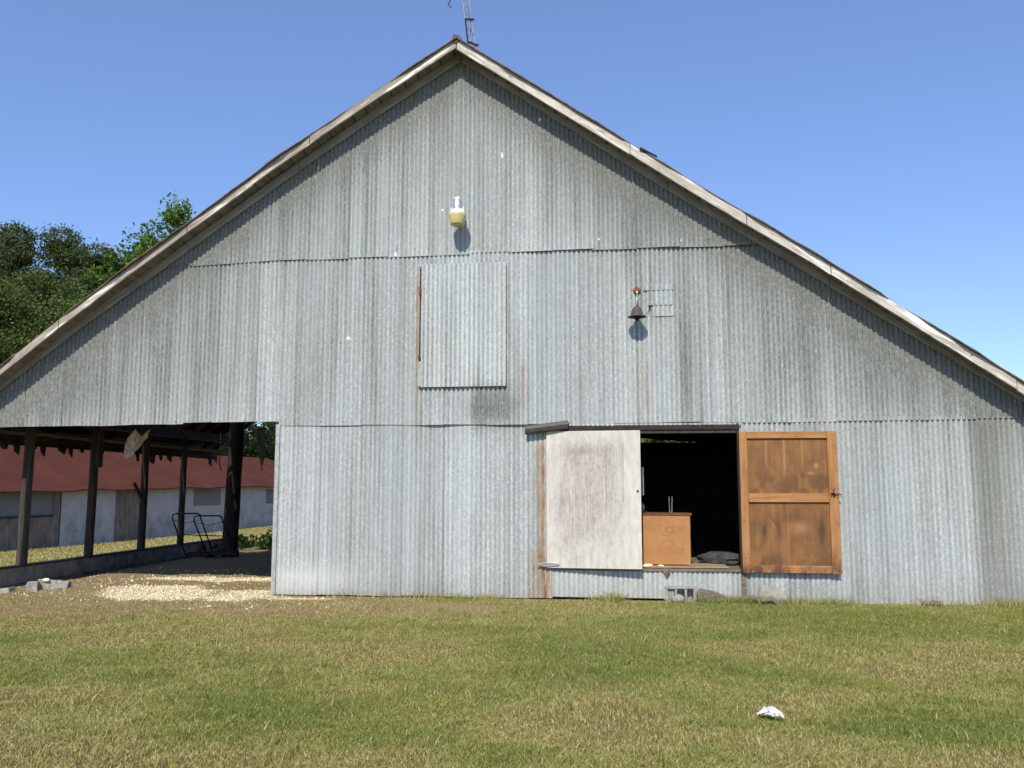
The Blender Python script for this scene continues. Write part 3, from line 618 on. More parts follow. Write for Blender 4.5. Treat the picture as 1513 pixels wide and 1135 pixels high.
child(MB().tube([(-.012, -.03, .02), (-.012, -.03, HR - .02)], .011, 6), 'hinge_edge', M['dark_wood'], dr)
dr.rotation_euler = (0, 0, rad(-.8))
# hay-loft hatch
hx0, hx1, hz0, hz1 = -2.735, -1.44, 2.975, 4.79
hatch = empty('loft_hatch', (hx0, -.03, hz0), 'closed corrugated metal loft hatch high on the wall below the yard light', 'hatch')
def sheet_child(*a, **k):
    o = sheeting(*a, parent=None, **k); o.parent = hatch; o.location = -hatch.location; return o
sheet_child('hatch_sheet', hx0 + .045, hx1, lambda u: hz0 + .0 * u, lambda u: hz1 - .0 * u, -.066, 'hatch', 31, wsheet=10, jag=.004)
hm = MB(); hm.box(hx0 + .05 - hx0, hx1 - hx0 - .01, -.022, .008, .02, hz1 - hz0 - .02); child(hm, 'hatch_board', M['dark_wood'], hatch)
child(MB().box(.013, .018, -.035, .005, .35, 1.78), 'hatch_hinge_edge', M['rust'], hatch)
child(MB().box(.002, .030, -.055, -.012, 1.36, 1.48), 'hinge', M['rust'], hatch)
child(MB().box(.004, .028, -.055, -.012, .40, .47), 'hinge', M['rust'], hatch)
child(MB().box(.0, .05, -.045, -.040, .01, .37), 'edge_strip', M['galv'], hatch)
for o_, p_ in ((dl, barn), (dr, barn)): pass

# ---------------------------------------------------------------- door track cover
tc = MB(); 
pr = [(-.085, -.03), (-.10, .02), (-.085, .06), (-.04, .075), (0, .07), (0, .06), (-.035, .062), (-.07, .05), (-.085, .02), (-.072, -.02), (-.045, -.035), (-.04, -.045), (-.06, -.05)]
a0 = Vector((-1.17, -.045, 2.325)); a1 = Vector((-.56, -.045, 2.395)); nn = len(pr)
tc.add([a0 + Vector((0, y, z)) for y, z in pr] + [a1 + Vector((0, y, z)) for y, z in pr], [(i, (i + 1) % nn, (i + 1) % nn + nn, i + nn) for i in range(nn)] + [tuple(range(nn))[::-1], tuple(range(nn, 2 * nn))])
tag(tc.build('door_track_cover', M['track']), 'short dark folded metal track cover tilted over the top corner of the white door', 'track cover')

# ---------------------------------------------------------------- yard light
yl = empty('yard_light', (-2.13, -.02, 5.5), 'yard light with silver housing and yellowed bucket lens mounted high below the gable peak', 'yard light')
cx, cy = -2.13, -.29
def kid(mb, name, mat, par, **k): return mb.build(name, mat, par, **k)
kid(MB().lathe([(0, .185), (.035, .183), (.042, .17), (.042, .14), (.0, .14)], (cx, cy, 5.53), 20), 'photocell', M['white_plastic'], yl, smooth=True)
kid(MB().lathe([(0, .141), (.066, .14), (.070, .13), (.070, .0), (.074, -.005)], (cx, cy, 5.53), 28), 'housing', M['aluminium'], yl, smooth=True)
kid(MB().lathe([(.072, .0), (.085, -.012), (.115, -.05), (.128, -.075), (.120, -.078), (.07, -.02)], (cx, cy, 5.53), 32), 'reflector', M['reflector'], yl, smooth=True)
kid(MB().lathe([(.122, -.075), (.128, -.079), (.126, -.10), (.104, -.215), (.098, -.225), (.088, -.228), (.08, -.24), (.0, -.245)], (cx, cy, 5.53), 32), 'lens', M['lens'], yl, smooth=True)
for sx in (-1, 1): kid(MB().box(cx + sx * .088 - .008, cx + sx * .088 + .008, cy - .012, cy + .012, 5.50, 5.56), 'clip', M['reflector'], yl)
kid(MB().tube([(cx, cy + .05, 5.57), (cx, -.15, 5.565), (cx, -.05, 5.55)], .022, 10), 'arm', M['aluminium'], yl)
kid(MB().box(cx - .05, cx + .05, -.055, -.04, 5.47, 5.63), 'wall_bracket', M['aluminium'], yl)
# ---------------------------------------------------------------- gooseneck barn lamp
bl_ = empty('gooseneck_lamp', (.43, -.02, 4.3), 'dark rusty bell shaped lamp on a bent arm right of the loft hatch', 'lamp')
kid(MB().lathe([(0, .03), (.022, .028), (.03, .02), (.052, .016), (.056, .006), (.056, 0)], (.435, -.022, 4.325), 18, (0, -1, 0)), 'wall_mount', M['rust'], bl_, smooth=True)
kid(MB().lathe([(0, .012), (.014, .01), (.014, 0)], (.435, -.048, 4.30), 10, (0, -1, 0)), 'bolt', M['white_plastic'], bl_)
kid(MB().tube([(.435, -.05, 4.29), (.435, -.10, 4.27), (.432, -.17, 4.24), (.428, -.205, 4.19), (.425, -.21, 4.12), (.424, -.21, 4.04)], .013, 8), 'arm', M['steel'], bl_, smooth=True)
kid(MB().lathe([(0, .145), (.030, .143), (.045, .135), (.062, .11), (.080, .05), (.092, .012), (.128, .0), (.134, -.008), (.126, -.010), (.086, .004), (.05, .09), (0, .12)], (.424, -.21, 3.915), 30), 'lamp_shade', M['shade'], bl_, smooth=True)
kid(MB().lathe([(0, .06), (.035, .05), (.042, .02), (.038, -.02), (.02, -.045), (0, -.05)], (.424, -.21, 3.90), 16), 'bulb_socket', M['black'], bl_, smooth=True)
kid(MB().tube([(.52, -.13, 3.94), (.58, -.06, 4.0), (.61, -.045, 4.08)], .004, 5).tube([(.61, -.045, 4.07), (.61, -.05, 4.10)], .014, 8), 'wire', M['black'], bl_)
# ---------------------------------------------------------------- antenna mast on the ridge
an = empty('antenna_mast', (-1.93, .15, 7.9), 'thin leaning lattice antenna mast rising behind the ridge of the barn', 'antenna mast')
A0 = Vector((-1.95, .2, 7.85)); A1 = Vector((-2.20, .2, 9.75)); ax = (A1 - A0).normalized()
leg = [Vector((.055, -.04, 0)), Vector((-.055, -.04, 0)), Vector((0, .06, 0))]
for L_ in leg[:2] + leg[2:]: kid(MB().tube([A0 + L_, A1 + L_ * .8], .0085, 6), 'mast_leg', M['steel'], an)
lm = MB(); nB = 17
for i in range(nB):
    p = A0.lerp(A1, i / nB); q_ = A0.lerp(A1, (i + 1) / nB)
    for a in range(3): lm.tube([p + leg[a], q_ + leg[(a + 1) % 3]], .005, 5)
kid(lm, 'lacing', M['steel'], an)
kid(MB().tube([(-2.05, .1, 7.95), (-2.06, .1, 8.3), (-2.10, .1, 8.68)], .012, 6), 'ladder_rail', M['brownpipe'], an)
kid(MB().beam((-2.10, .1, 8.67), (-1.97, .16, 8.69), .02, .025), 'bracket', M['brownpipe'], an)
kid(MB().beam((-2.06, .1, 8.30), (-1.90, .16, 8.26), .02, .03), 'bracket', M['brownpipe'], an)
kid(MB().beam((-2.62, .2, 9.05), (-2.1, .2, 9.03), .012, .012).beam((-2.34, .2, 9.02), (-2.36, .2, 9.18), .01, .01), 'antenna_element', M['steel'], an) if False else None
kid(MB().tube([(-2.18, .2, 9.45), (-2.39, .2, 8.97), (-2.33, .2, 8.93)], .008, 5), 'antenna_element', M['black'], an)
kid(MB().box(-1.99, -1.80, .05, .25, 7.86, 7.94), 'mast_foot', M['black'], an)

# ---------------------------------------------------------------- inside the doorway
cb = empty('cabinet', (.80, .25, .425), 'orange brown cabinet standing just inside the doorway with a dark marked front', 'cabinet')
cx0, cx1, cz0, cz1 = .46, 1.13, .452, 1.165
kid(MB().box(cx0, cx1, .16, .62, cz0, cz1), 'body', M['cabinet_dark'], cb, bevel=.004)
kid(MB().box(cx0 + .008, cx1 - .010, .142, .158, cz0 + .01, cz1 - .025), 'front_panel', M['cabinet'], cb, bevel=.003)
kid(MB().box(cx0 - .015, cx1 + .02, .13, .64, cz1 - .022, cz1 + .006, .003), 'top', M['cabinet_dark'], cb)
mk = MB()
def ring(c, r0, r1, a0, a1, n=22):
    for i in range(n):
        t0 = rad(a0 + (a1 - a0) * i / n); t1 = rad(a0 + (a1 - a0) * (i + 1) / n)
        mk.add([(c[0] + r * math.cos(t) * sx, .1405, c[1] + r * math.sin(t)) for r, t, sx in ((r0, t0, 1), (r1, t0, 1), (r1, t1, 1), (r0, t1, 1))], [(0, 1, 2, 3)])
ring((.80, .955), .085, .105, 130, 330); ring((.80, .70), .085, .105, 30, 230)
mk.add([(.77, .1405, .90), (1.04, .1405, .91), (1.04, .1405, .995), (.77, .1405, .99)], [(0, 1, 2, 3)]); mk.add([(.77, .1402, .625), (1.04, .1402, .625), (1.04, .1402, .70), (.77, .1402, .69)], [(0, 1, 2, 3)])
kid(mk, 'front_mark', M['cabinet_mark'], cb)
kid(MB().box(cx0 - .055, cx0 - .018, .15, .5, .44, 1.15), 'side_strip', m_simple('dark_blue_strip', (.02, .022, .035, 1), (.04, .042, .06, 1), 8, .5), cb)
for i, (xx, tx) in enumerate(((.855, -.006), (.885, .008))):
    tag(MB().tube([(xx, .3, 1.172), (xx + tx, .3, 1.40)], .006, 6).build('thin_rod', M['steel']), ('left' if i == 0 else 'right') + ' one of two thin pale rods standing upright on the cabinet', 'rod', 'thin rods on the cabinet')
tag(MB().box(.435, .50, .28, .30, 1.42, 1.82, .006).build('hanging_board', M['frieze'], bevel=.01), 'narrow pale board hanging in the dark just behind the white door edge', 'board')
def lump(name, c, r, mat, label, cat, seed, sc=(1, 1, 1), group=None, kind=None, n=3):
    import bmesh
    bm = bmesh.new(); bmesh.ops.create_icosphere(bm, subdivisions=n, radius=1)
    for v in bm.verts:
        p = v.co; k = .75 + .5 * float(fbm(np.array([p.x * 1.7 + seed + p.z]), np.array([p.y * 1.7 + p.z * 2.1]), seed, 3)[0])
        v.co = Vector((p.x * sc[0], p.y * sc[1], p.z * sc[2])) * r * k
    me = bpy.data.meshes.new(name); bm.to_mesh(me); bm.free(); o = link(name, me, None, mat); o.location = c
    return tag(o, label, cat, group, kind)
lump('cloth_heap', (1.62, .75, .49), .24, m_simple('dusty_grey_cloth', (.03, .03, .03, 1), (.09, .085, .08, 1), 9, .95), 'dusty grey cloth heap on the barn floor at the right of the doorway', 'cloth', 4, (1.4, 1.2, .5))
lump('cloth_bundle', (.45, .33, 1.245), .07, m_simple('tan_rag', (.16, .11, .07, 1), (.28, .20, .14, 1), 15, .95), 'small tan rag on the left end of the cabinet top', 'rag', 6, (.8, 1, 1))
for i, (xx, yy_, s_, lb) in enumerate(((.52, .03, .05, 'largest pale crumpled scrap on the door sill below the cabinet left corner'), (.70, .02, .028, 'small pale scrap on the door sill below the cabinet middle'), (1.12, .05, .035, 'brown crumb of debris on the door sill at the cabinet right corner'))):
    lump('debris_scrap', (xx, yy_, .455), s_, M['gravel'] if i < 2 else M['rot'], lb, 'debris', 20 + i, (1.6, 1, .6), 'scraps lying on the door sill', n=2)
for i in range(5):
    pass
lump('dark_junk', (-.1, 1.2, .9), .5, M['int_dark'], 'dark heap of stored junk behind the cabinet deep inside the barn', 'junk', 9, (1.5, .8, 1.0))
tag(MB().add([(.70, -.014, .425), (.83, -.014, .43), (.82, -.05, .37), (.765, -.06, .318), (.74, -.05, .36), (.71, .0, .43), (.83, .0, .437), (.82, -.03, .37), (.765, -.045, .318), (.74, -.035, .36)],
    [(0, 1, 2, 3, 4), (9, 8, 7, 6, 5), (0, 5, 6, 1), (1, 6, 7, 2), (2, 7, 8, 3), (3, 8, 9, 4), (4, 9, 5, 0)]).build('sheet_scrap', M['roofing']), 'torn brownish metal scrap folded down over the door sill', 'metal scrap')
# ---------------------------------------------------------------- foot of the wall: block, rotten plank, stone, debris
kb = MB(); bx0, bx1, bz0, bz1, by0, by1 = .745, 1.155, -.05, .19, -.135, -.03
kb.box(bx0, bx1, by0, by1, bz1 - .032, bz1, .004).box(bx0, bx1, by0, by1, bz0, bz0 + .055, .004)
for xx in (bx0, .87, 1.005, bx1 - .035): kb.box(xx, xx + .035, by0 + .002, by1 - .002, bz0 + .055, bz1 - .032, .003)
kb.box(bx0 + .036, .868, by0 + .04, by1, bz0 + .056, bz1 - .034)
tag(kb.build('concrete_block', M['block'], bevel=.006), 'hollow concrete block lying on its side against the wall under the doorway', 'concrete block')
lump('broken_stone', (.90, -.19, .03), .07, M['block'], 'pale broken stone lying in front of the hollow block', 'stone', 14, (1.3, .8, .9))
tag(MB().prism([(1.17, .10), (1.22, .165), (1.40, .13), (1.62, .045), (1.66, -.03), (1.19, -.03)], -.10, -.035).build('rotten_plank', M['rot'], bevel=.01), 'rotten grey plank end sloping down beside the hollow block', 'plank')
lump('field_stone', (2.16, -.10, .04), .20, M['rock'], 'pale rounded stone leaning on the wall below the open orange door', 'stone', 17, (1.05, .5, .9))
tag(MB().tube([(1.72, -.12, .02), (1.86, -.16, .06), (2.02, -.22, .025), (2.14, -.27, .05), (2.22, -.34, -.02)], [.03, .035, .03, .032, .018], 8).build('fallen_branch', M['rot'], smooth=True), 'short dark crooked stick on the grass before the pale stone', 'stick')
for i, (xx, sz) in enumerate(((1.50, .05), (1.62, .035), (4.25, .06), (4.15, .04), (5.15, .05))):
    lump('dirt_clod', (xx, -.12, .01), sz, M['rot'], 'brown clod of earth at the wall foot, ' + ('left one between plank and stick', 'right one between plank and stick', 'larger one right of the orange door', 'smaller one right of the orange door', 'farthest right one in the photo')[i], 'clod', 40 + i, (1.8, 1, .7), 'clods along the wall foot', n=2)
# ---------------------------------------------------------------- low block wall of the open bay and broken blocks
lw = empty('low_block_wall', (-9.36, 4, 0), 'low concrete block kerb wall carrying the posts of the open bay', 'wall')
m = MB(); y = -.36; 
while y < 9.4:
    for k in range(2): m.box(-9.46, -9.26, y + .004, y + .396, -.25 + k * .27, .012 + k * .27, .004)
    y += .4
kid(m, 'block_course', M['block_dark'], lw, bevel=.006)
kid(MB().box(-9.475, -9.245, -.37, 9.4, .284, .302, .003), 'wall_cap', M['dark_wood'], lw)
def chunk(name, cx, cy, rz, sx, sy, sz, label, seed):
    random.seed(seed); z = g1(cx, cy); m = MB(); m.box(-sx / 2, sx / 2, -sy / 2, sy / 2, -.05, sz, .015); o = m.build(name, M['block'], bevel=.015); o.location = (cx, cy, z); o.rotation_euler = (random.uniform(-.06, .06), random.uniform(-.12, .12), rz)
    return tag(o, label, 'concrete block', 'broken blocks at the bay mouth')
chunk('broken_block', -8.52, -.02, .5, .15, .30, .13, 'broken block standing at the left front of the bay mouth pile', 1)
chunk('broken_block', -8.28, .12, .25, .42, .20, .12, 'longest broken block lying behind the bay mouth pile', 2)
chunk('broken_block', -8.95, -.20, .2, .42, .2, .05, 'flat broken slab at the far left of the bay mouth pile', 3)
lump('block_rubble', (-8.33, .0, g1(-8.33, 0) + .14), .04, M['gravel'], 'small pale rubble lump on top of the longest broken block', 'rubble', 23, (1.5, 1, .7))
# ---------------------------------------------------------------- hanging tin, torn strip
def crumple(name, P, mat, label, cat, amp=.03, seed=1, th=.004):
    P = np.array(P, float); nr, nc, _ = P.shape; r_ = 8
    t = np.linspace(0, nr - 1, (nr - 1) * r_ + 1); s_ = np.linspace(0, nc - 1, (nc - 1) * r_ + 1); Q = np.zeros((len(t), len(s_), 3))
    for i, a in enumerate(t):
        for j, b in enumerate(s_):
            i0 = min(int(a), nr - 2); j0 = min(int(b), nc - 2); fa = a - i0; fb = b - j0
            Q[i, j] = (P[i0, j0] * (1 - fb) + P[i0, j0 + 1] * fb) * (1 - fa) + (P[i0 + 1, j0] * (1 - fb) + P[i0 + 1, j0 + 1] * fb) * fa
    T, SS = np.meshgrid(t, s_, indexing='ij'); Q[..., 1] += (fbm(T * 2.1, SS * 2.1, seed, 3) - .5) * amp * 3; Q[..., 2] += (fbm(T * 3, SS * 3, seed + 5, 3) - .5) * amp; Q[..., 0] += (fbm(T * 3, SS * 3, seed + 9, 3) - .5) * amp
    o = fast_mesh(name, Q.reshape(-1, 3), grid_faces(len(t), len(s_)), mat); mo = o.modifiers.new('s', 'SOLIDIFY'); mo.thickness = th
    return tag(o, label, cat)
tinm = m_simple('pale_torn_tin', (.36, .24, .17, 1), (.72, .66, .58, 1), 5, .7, 0, (5, 3, 3), .3)
crumple('hanging_tin_sheet', [[(-7.77, 1.27, 2.49), (-7.70, 1.36, 2.37), (-7.49, 1.27, 2.51)], [(-7.87, 1.25, 2.36), (-7.76, 1.34, 2.28), (-7.57, 1.28, 2.35)], [(-7.93, 1.25, 2.2), (-7.83, 1.31, 2.16), (-7.70, 1.27, 2.17)], [(-7.93, 1.25, 2.03), (-7.89, 1.27, 2.01), (-7.83, 1.25, 2.02)]], tinm, 'crumpled pale rusty tin sheet hanging from the bay roof before the third post', 'tin sheet', .016, 3, .003)
crumple('torn_roof_strip', [[(-8.40, 7.9, 2.95), (-8.20, 7.9, 2.98)], [(-8.38, 7.9, 2.6), (-8.20, 7.9, 2.62)], [(-8.33, 7.9, 2.3), (-8.20, 7.9, 2.25)], [(-8.28, 7.9, 1.90), (-8.26, 7.9, 1.93)]], M['greysheet'], 'narrow torn grey strip hanging from the far end of the bay roof', 'roofing strip', .03, 8)
tag(MB().tube([(-8.55, 6.2, 2.75), (-8.53, 6.2, 2.4), (-8.56, 6.2, 2.1), (-8.5, 6.2, 1.9)], .012, 5).build('hanging_wire', M['black']), 'short dark wire hanging from the bay roof beside the thick post', 'wire')
# ---------------------------------------------------------------- push mowers with tube handles, parked by the far posts
def mower(cx, cy, top, label):
    z = g1(cx, cy); mo = empty('push_mower', (cx, cy, z), label, 'mower')
    mo['group'] = 'old push mowers in the open bay'
    def P_(u, v, w_): return (cx + u * .97 - v * .24, cy + u * .24 + v * .97, z + w_)     # u across the handle, v away
    kid(MB().tube([P_(.20, .30, .12), P_(-.02, -.02, top - .10), P_(.0, -.05, top - .02), P_(.06, -.06, top), P_(.48, -.06, top), P_(.53, -.05, top - .02), P_(.55, -.02, top - .10), P_(.77, .30, .12)], .0155, 8), 'handle', M['black'], mo, smooth=True)
    kid(MB().tube([P_(.10, .14, top * .55), P_(.66, .14, top * .52)], .010, 6), 'cross_bar', M['black'], mo)
    kid(MB().tube([P_(.0, -.03, top - .13), P_(.28, .0, top - .2), P_(.53, -.03, top - .13)], .006, 6), 'brake_wire', M['black'], mo)
    d = MB(); 
    for a, b, c_, e in ((.20, .78, .25, .75),):
        d.add([P_(a, c_, .07), P_(b, c_, .07), P_(b, e, .07), P_(a, e, .07), P_(a + .05, c_ + .05, .17), P_(b - .05, c_ + .05, .17), P_(b - .05, e - .05, .17), P_(a + .05, e - .05, .17)], [(3, 2, 1, 0), (4, 5, 6, 7), (0, 1, 5, 4), (1, 2, 6, 5), (2, 3, 7, 6), (3, 0, 4, 7)])
    kid(d, 'deck', M['brownpipe'], mo, bevel=.015)
    kid(MB().lathe([(0, .16), (.05, .155), (.09, .13), (.10, .05), (.12, 0)], P_(.49, .5, .165), 16), 'engine', M['brownpipe'], mo, smooth=True)
    for a in (.22, .76):
        for b in (.28, .72): kid(MB().lathe([(0, .02), (.06, .02), (.075, .015), (.075, -.015), (.06, -.02), (0, -.02)], P_(a, b, .072), 16, (.97, .24, 0)), 'wheel', M['black'], mo)
mower(-9.02, 5.15, .98, 'left push mower with the taller black tube handle beside the thick post')
mower(-8.50, 5.05, .90, 'right push mower with the lower black tube handle beside the thick post')

# ---------------------------------------------------------------- long red roofed building beyond
A = Vector((-21.2, 33.0)) ; B = Vector((-18.6, 48.6)); A.y -= 12.5; B.y -= 12.5
dv = (B - A).normalized(); nv = Vector((-dv.y, dv.x))          # nv points away from the barn
def W2(t, off, z): p = A + dv * t + nv * off; return (p.x, p.y, z)
Lb = (B - A).length; T0, T1 = -14.0, Lb + 8.3
def ez(t): return 1.48 + .21 * t / Lb
def bz(t): return -.80 + .22 * t / Lb
rb = empty('long_building', (*(A + dv * 8), -.7), 'long low whitewashed building with a red metal roof seen through the open bay', 'building')
def wallseg(t0, t1, mat, name, off=0., z0=None, z1=None, th=.12):
    z0a = bz(t0) - .25 if z0 is None else z0; z1a = ez(t0) - .03 if z1 is None else z1; z0b = bz(t1) - .25 if z0 is None else z0; z1b = ez(t1) - .03 if z1 is None else z1
    v = [W2(t0, off, z0a), W2(t1, off, z0b), W2(t1, off + th, z0b), W2(t0, off + th, z0a), W2(t0, off, z1a), W2(t1, off, z1b), W2(t1, off + th, z1b), W2(t0, off + th, z1a)]
    return kid(MB().add(v, [(3, 2, 1, 0), (4, 5, 6, 7), (0, 1, 5, 4), (1, 2, 6, 5), (2, 3, 7, 6), (3, 0, 4, 7)]), name, mat, rb)
def t_at(px):      # where along the front wall a sight direction meets it
    ang = math.atan((px - 756.5) / 1300) - rad(6.24); r_ = math.tan(ang)   # x/y from the camera
    c = Vector((0, -12.5)); # A + t dv = c + s (r_,1)
    den = dv.x - r_ * dv.y; return (r_ * (A.y - c.y) - (A.x - c.x)) / den
ta, tb, tc_, td, te = t_at(97), t_at(176), t_at(203), t_at(290), t_at(329)
wallseg(T0, ta - .45, M['greysheet'], 'side_sheeting', z0=None)
wallseg(T0, ta - .4, M['oldboards'], 'lower_boards', off=-.04, z1=.45, th=.035)
wallseg(T0, ta - .4, M['dark_wood'], 'rail', off=-.07, z0=.43, z1=.50, th=.03)
wallseg(ta - .45, ta - .1, M['oldboards'], 'plank_wall', off=-.03)
wallseg(ta - .1, ta + .06, M['black'], 'dark_gap', off=.03)
wallseg(ta, tb, M['whitewall'], 'wall')
wallseg(t_at(137), t_at(141), M['oldboards'], 'downpipe_board', off=-.05, th=.04)
wallseg(tb, tc_ + .5, M['oldboards'], 'wooden_door', off=-.02)
wallseg(tc_ + .5, T1, M['whitewall'], 'wall')
for p0, p1 in ((290, 329), (396, 424)):
    a_, b_ = t_at(p0), t_at(p1); fr2 = wallseg(a_, b_, M['greysheet'], 'window_board', off=-.03, z0=.68, z1=1.46, th=.04)
# red roof with a hipped end
ov = -.45; RD = 4.0; zr = 3.30
rt = MB(); n_ = 40; wav = lambda t: .025 * math.sin(t * 2.1) + .02 * math.sin(t * 5.3)
for i in range(n_):
    t0 = T0 + (T1 + .4 - T0) * i / n_; t1 = T0 + (T1 + .4 - T0) * (i + 1) / n_
    r0 = min(t0, T1 - 3.4); r1 = min(t1, T1 - 3.4)
    rt.add([W2(t0, ov, ez(t0) + wav(t0) - .03), W2(t1, ov, ez(t1) + wav(t1) - .03), W2(r1, RD, zr + .1 * r1 / Lb), W2(r0, RD, zr + .1 * r0 / Lb)], [(0, 1, 2, 3)])
    rt.add([W2(t0, ov, ez(t0) + wav(t0) - .03), W2(t1, ov, ez(t1) + wav(t1) - .03), W2(t1, ov, ez(t1) + wav(t1) - .075), W2(t0, ov, ez(t0) + wav(t0) - .075)], [(3, 2, 1, 0)])
    rt.add([W2(r0, RD, zr + .1 * r0 / Lb), W2(r1, RD, zr + .1 * r1 / Lb), W2(t1, 8.4, ez(t1)), W2(t0, 8.4, ez(t0))], [(0, 1, 2, 3)])
rt.add([W2(T1 + .4, ov, ez(T1)), W2(T1 + .4, 8.4, ez(T1)), W2(T1 - 3.4, RD, zr + .1 * (T1 - 3.4) / Lb)], [(0, 1, 2)])
rt.add([W2(T0, ov, ez(T0)), W2(T0, 8.4, ez(T0)), W2(T0, RD, zr - .05)], [(2, 1, 0)])
ro = rt.build('roof', M['redroof'], rb)
wallseg(T1 - .01, T1 + .11, M['whitewall'], 'end_wall', th=8.2); wallseg(T0 - .12, T0 - .01, M['greysheet'], 'end_wall', th=8.2)
wallseg(T0, T1, M['whitewall'], 'rear_wall', off=8.1)

# ---------------------------------------------------------------- trees
def leaf_cloud(name, centers, radii, n_per, size, mat, flat=.8, seed=1, up=.3, elong=1.6):
    g = np.random.default_rng(seed); Vs = []; lc = []
    for c, r_, k in zip(centers, radii, n_per):
        d = g.normal(size=(k, 3)); d /= np.linalg.norm(d, axis=1)[:, None]; rr = r_ * g.uniform(.3, 1.0, k) ** .6 * (1 + .45 * np.maximum(0, g.normal(0, .6, k)))
        p = np.array(c) + d * rr[:, None] * [1, 1, flat]
        keep = fbm(p[:, 0] * 1.9 / max(r_, .4), p[:, 2] * 2.3 / max(r_, .4) + p[:, 1], seed, 3) > .30; p = p[keep]; k = len(p)
        a = g.normal(size=(k, 3)); a[:, 2] += up; a /= np.linalg.norm(a, axis=1)[:, None]; b = np.cross(a, g.normal(size=(k, 3))); b /= np.linalg.norm(b, axis=1)[:, None]
        s_ = size * g.uniform(.55, 1.3, k)[:, None]
        q_ = np.stack([p - b * s_ * .5, p + a * s_ * elong * .5, p + b * s_ * .5, p - a * s_ * elong * .5], 1); Vs.append(q_.reshape(-1, 3))
        cl = np.clip(g.normal(.45, .2, k) + g.uniform(-.15, .15), 0, 1); lc.append(np.repeat(cl, 4))
    V_ = np.concatenate(Vs); return V_, np.arange(len(V_)).reshape(-1, 4), np.concatenate(lc)
def tree(kind, base, h, label, seed, crown_r=None, leaves=9000, cat='tree', lsize=None, group=None):
    g = random.Random(seed); x, y = base; z = g1(x, y) - .2; t = empty({'pine': 'pine_tree', 'oak': 'broadleaf_tree', 'bright': 'broadleaf_tree'}[kind], (x, y, z), label, cat, group)
    R0 = h * .016 + .06; pts = [Vector((x, y, z))]
    for i in range(1, 9):
        pts.append(Vector((x + g.uniform(-.02, .02) * h * i / 8, y + g.uniform(-.02, .02) * h * i / 8, z + h * .94 * i / 8)))
    tr = MB(); tr.tube(pts, [R0 * (1 - .85 * i / 8) for i in range(9)], 9)
    cs, rs_, nn_ = [], [], []
    if kind == 'pine': cr = crown_r or h * .20; lo = .32; nb = 44
    elif kind == 'oak': cr = crown_r or h * .27; lo = .12; nb = 46
    else: cr = crown_r or h * .15; lo = .2; nb = 40
    for i in range(nb):
        f_ = lo + (1 - lo) * (i + g.random()) / nb; a = g.uniform(0, 6.283)
        if kind == 'pine': prof = math.sin(min(1, (1.02 - f_) / (1 - lo) * 1.25) * math.pi * .5) * (.55 + .65 * g.random())
        elif kind == 'oak': prof = math.sqrt(max(.03, 1 - ((f_ - .5) / .52) ** 2)) * (.7 + .4 * g.random())
        else: prof = (1.04 - f_) ** .6 * (.6 + .7 * g.random())
        reach = cr * prof; st = pts[0].lerp(pts[-1], min(1, f_ * .94)); 
        i_ = min(7, int(f_ * 8)); st = pts[i_].lerp(pts[i_ + 1], f_ * 8 - i_)
        rise = {'pine': .15, 'oak': .35, 'bright': .9}[kind] * reach
        en = st + Vector((math.cos(a) * reach, math.sin(a) * reach, rise)); md = st.lerp(en, .5) + Vector((0, 0, -.05 * reach))
        tr.tube([st, md, en], [R0 * .32 * (1.1 - f_), R0 * .2 * (1.1 - f_), .015], 5)
        for q_ in ((.55, .8), (.95, 1.0)) if kind != 'bright' else ((.5, .8), (.8, .9), (1.05, .8)):
            p = st.lerp(en, q_[0]); rc = cr * {'pine': .26, 'oak': .34, 'bright': .20}[kind] * q_[1] * g.uniform(.6, 1.25)
            cs.append((p.x + g.uniform(-.3, .3), p.y + g.uniform(-.3, .3), p.z)); rs_.append(rc); nn_.append(max(20, int(leaves / (nb * 2.3) * q_[1])))
    cs.append(tuple(pts[-1] + Vector((0, 0, h * .03)))); rs_.append(cr * .28); nn_.append(leaves // 40)
    tr.build('trunk', M['bark'], t, True)
    ls = lsize or {'pine': .13, 'oak': .15, 'bright': .18}[kind]
    V_, F_, lc = leaf_cloud('crown', cs, rs_, nn_, ls, None, {'pine': .6, 'oak': .8, 'bright': 1.1}[kind], seed, elong={'pine': 2.2, 'oak': 1.4, 'bright': 1.5}[kind])
    fast_mesh('crown', V_, F_, M[{'pine': 'pine_leaf', 'oak': 'oak_leaf', 'bright': 'bright_leaf'}[kind]], t, False, dict(lc=lc))
    return t
def dirpos(px, dist):
    r_ = math.tan(math.atan((px - 756.5) / 1300) - rad(6.24)); return (r_ * dist, dist - 12.5)
G = 'trees behind the long red roofed building'
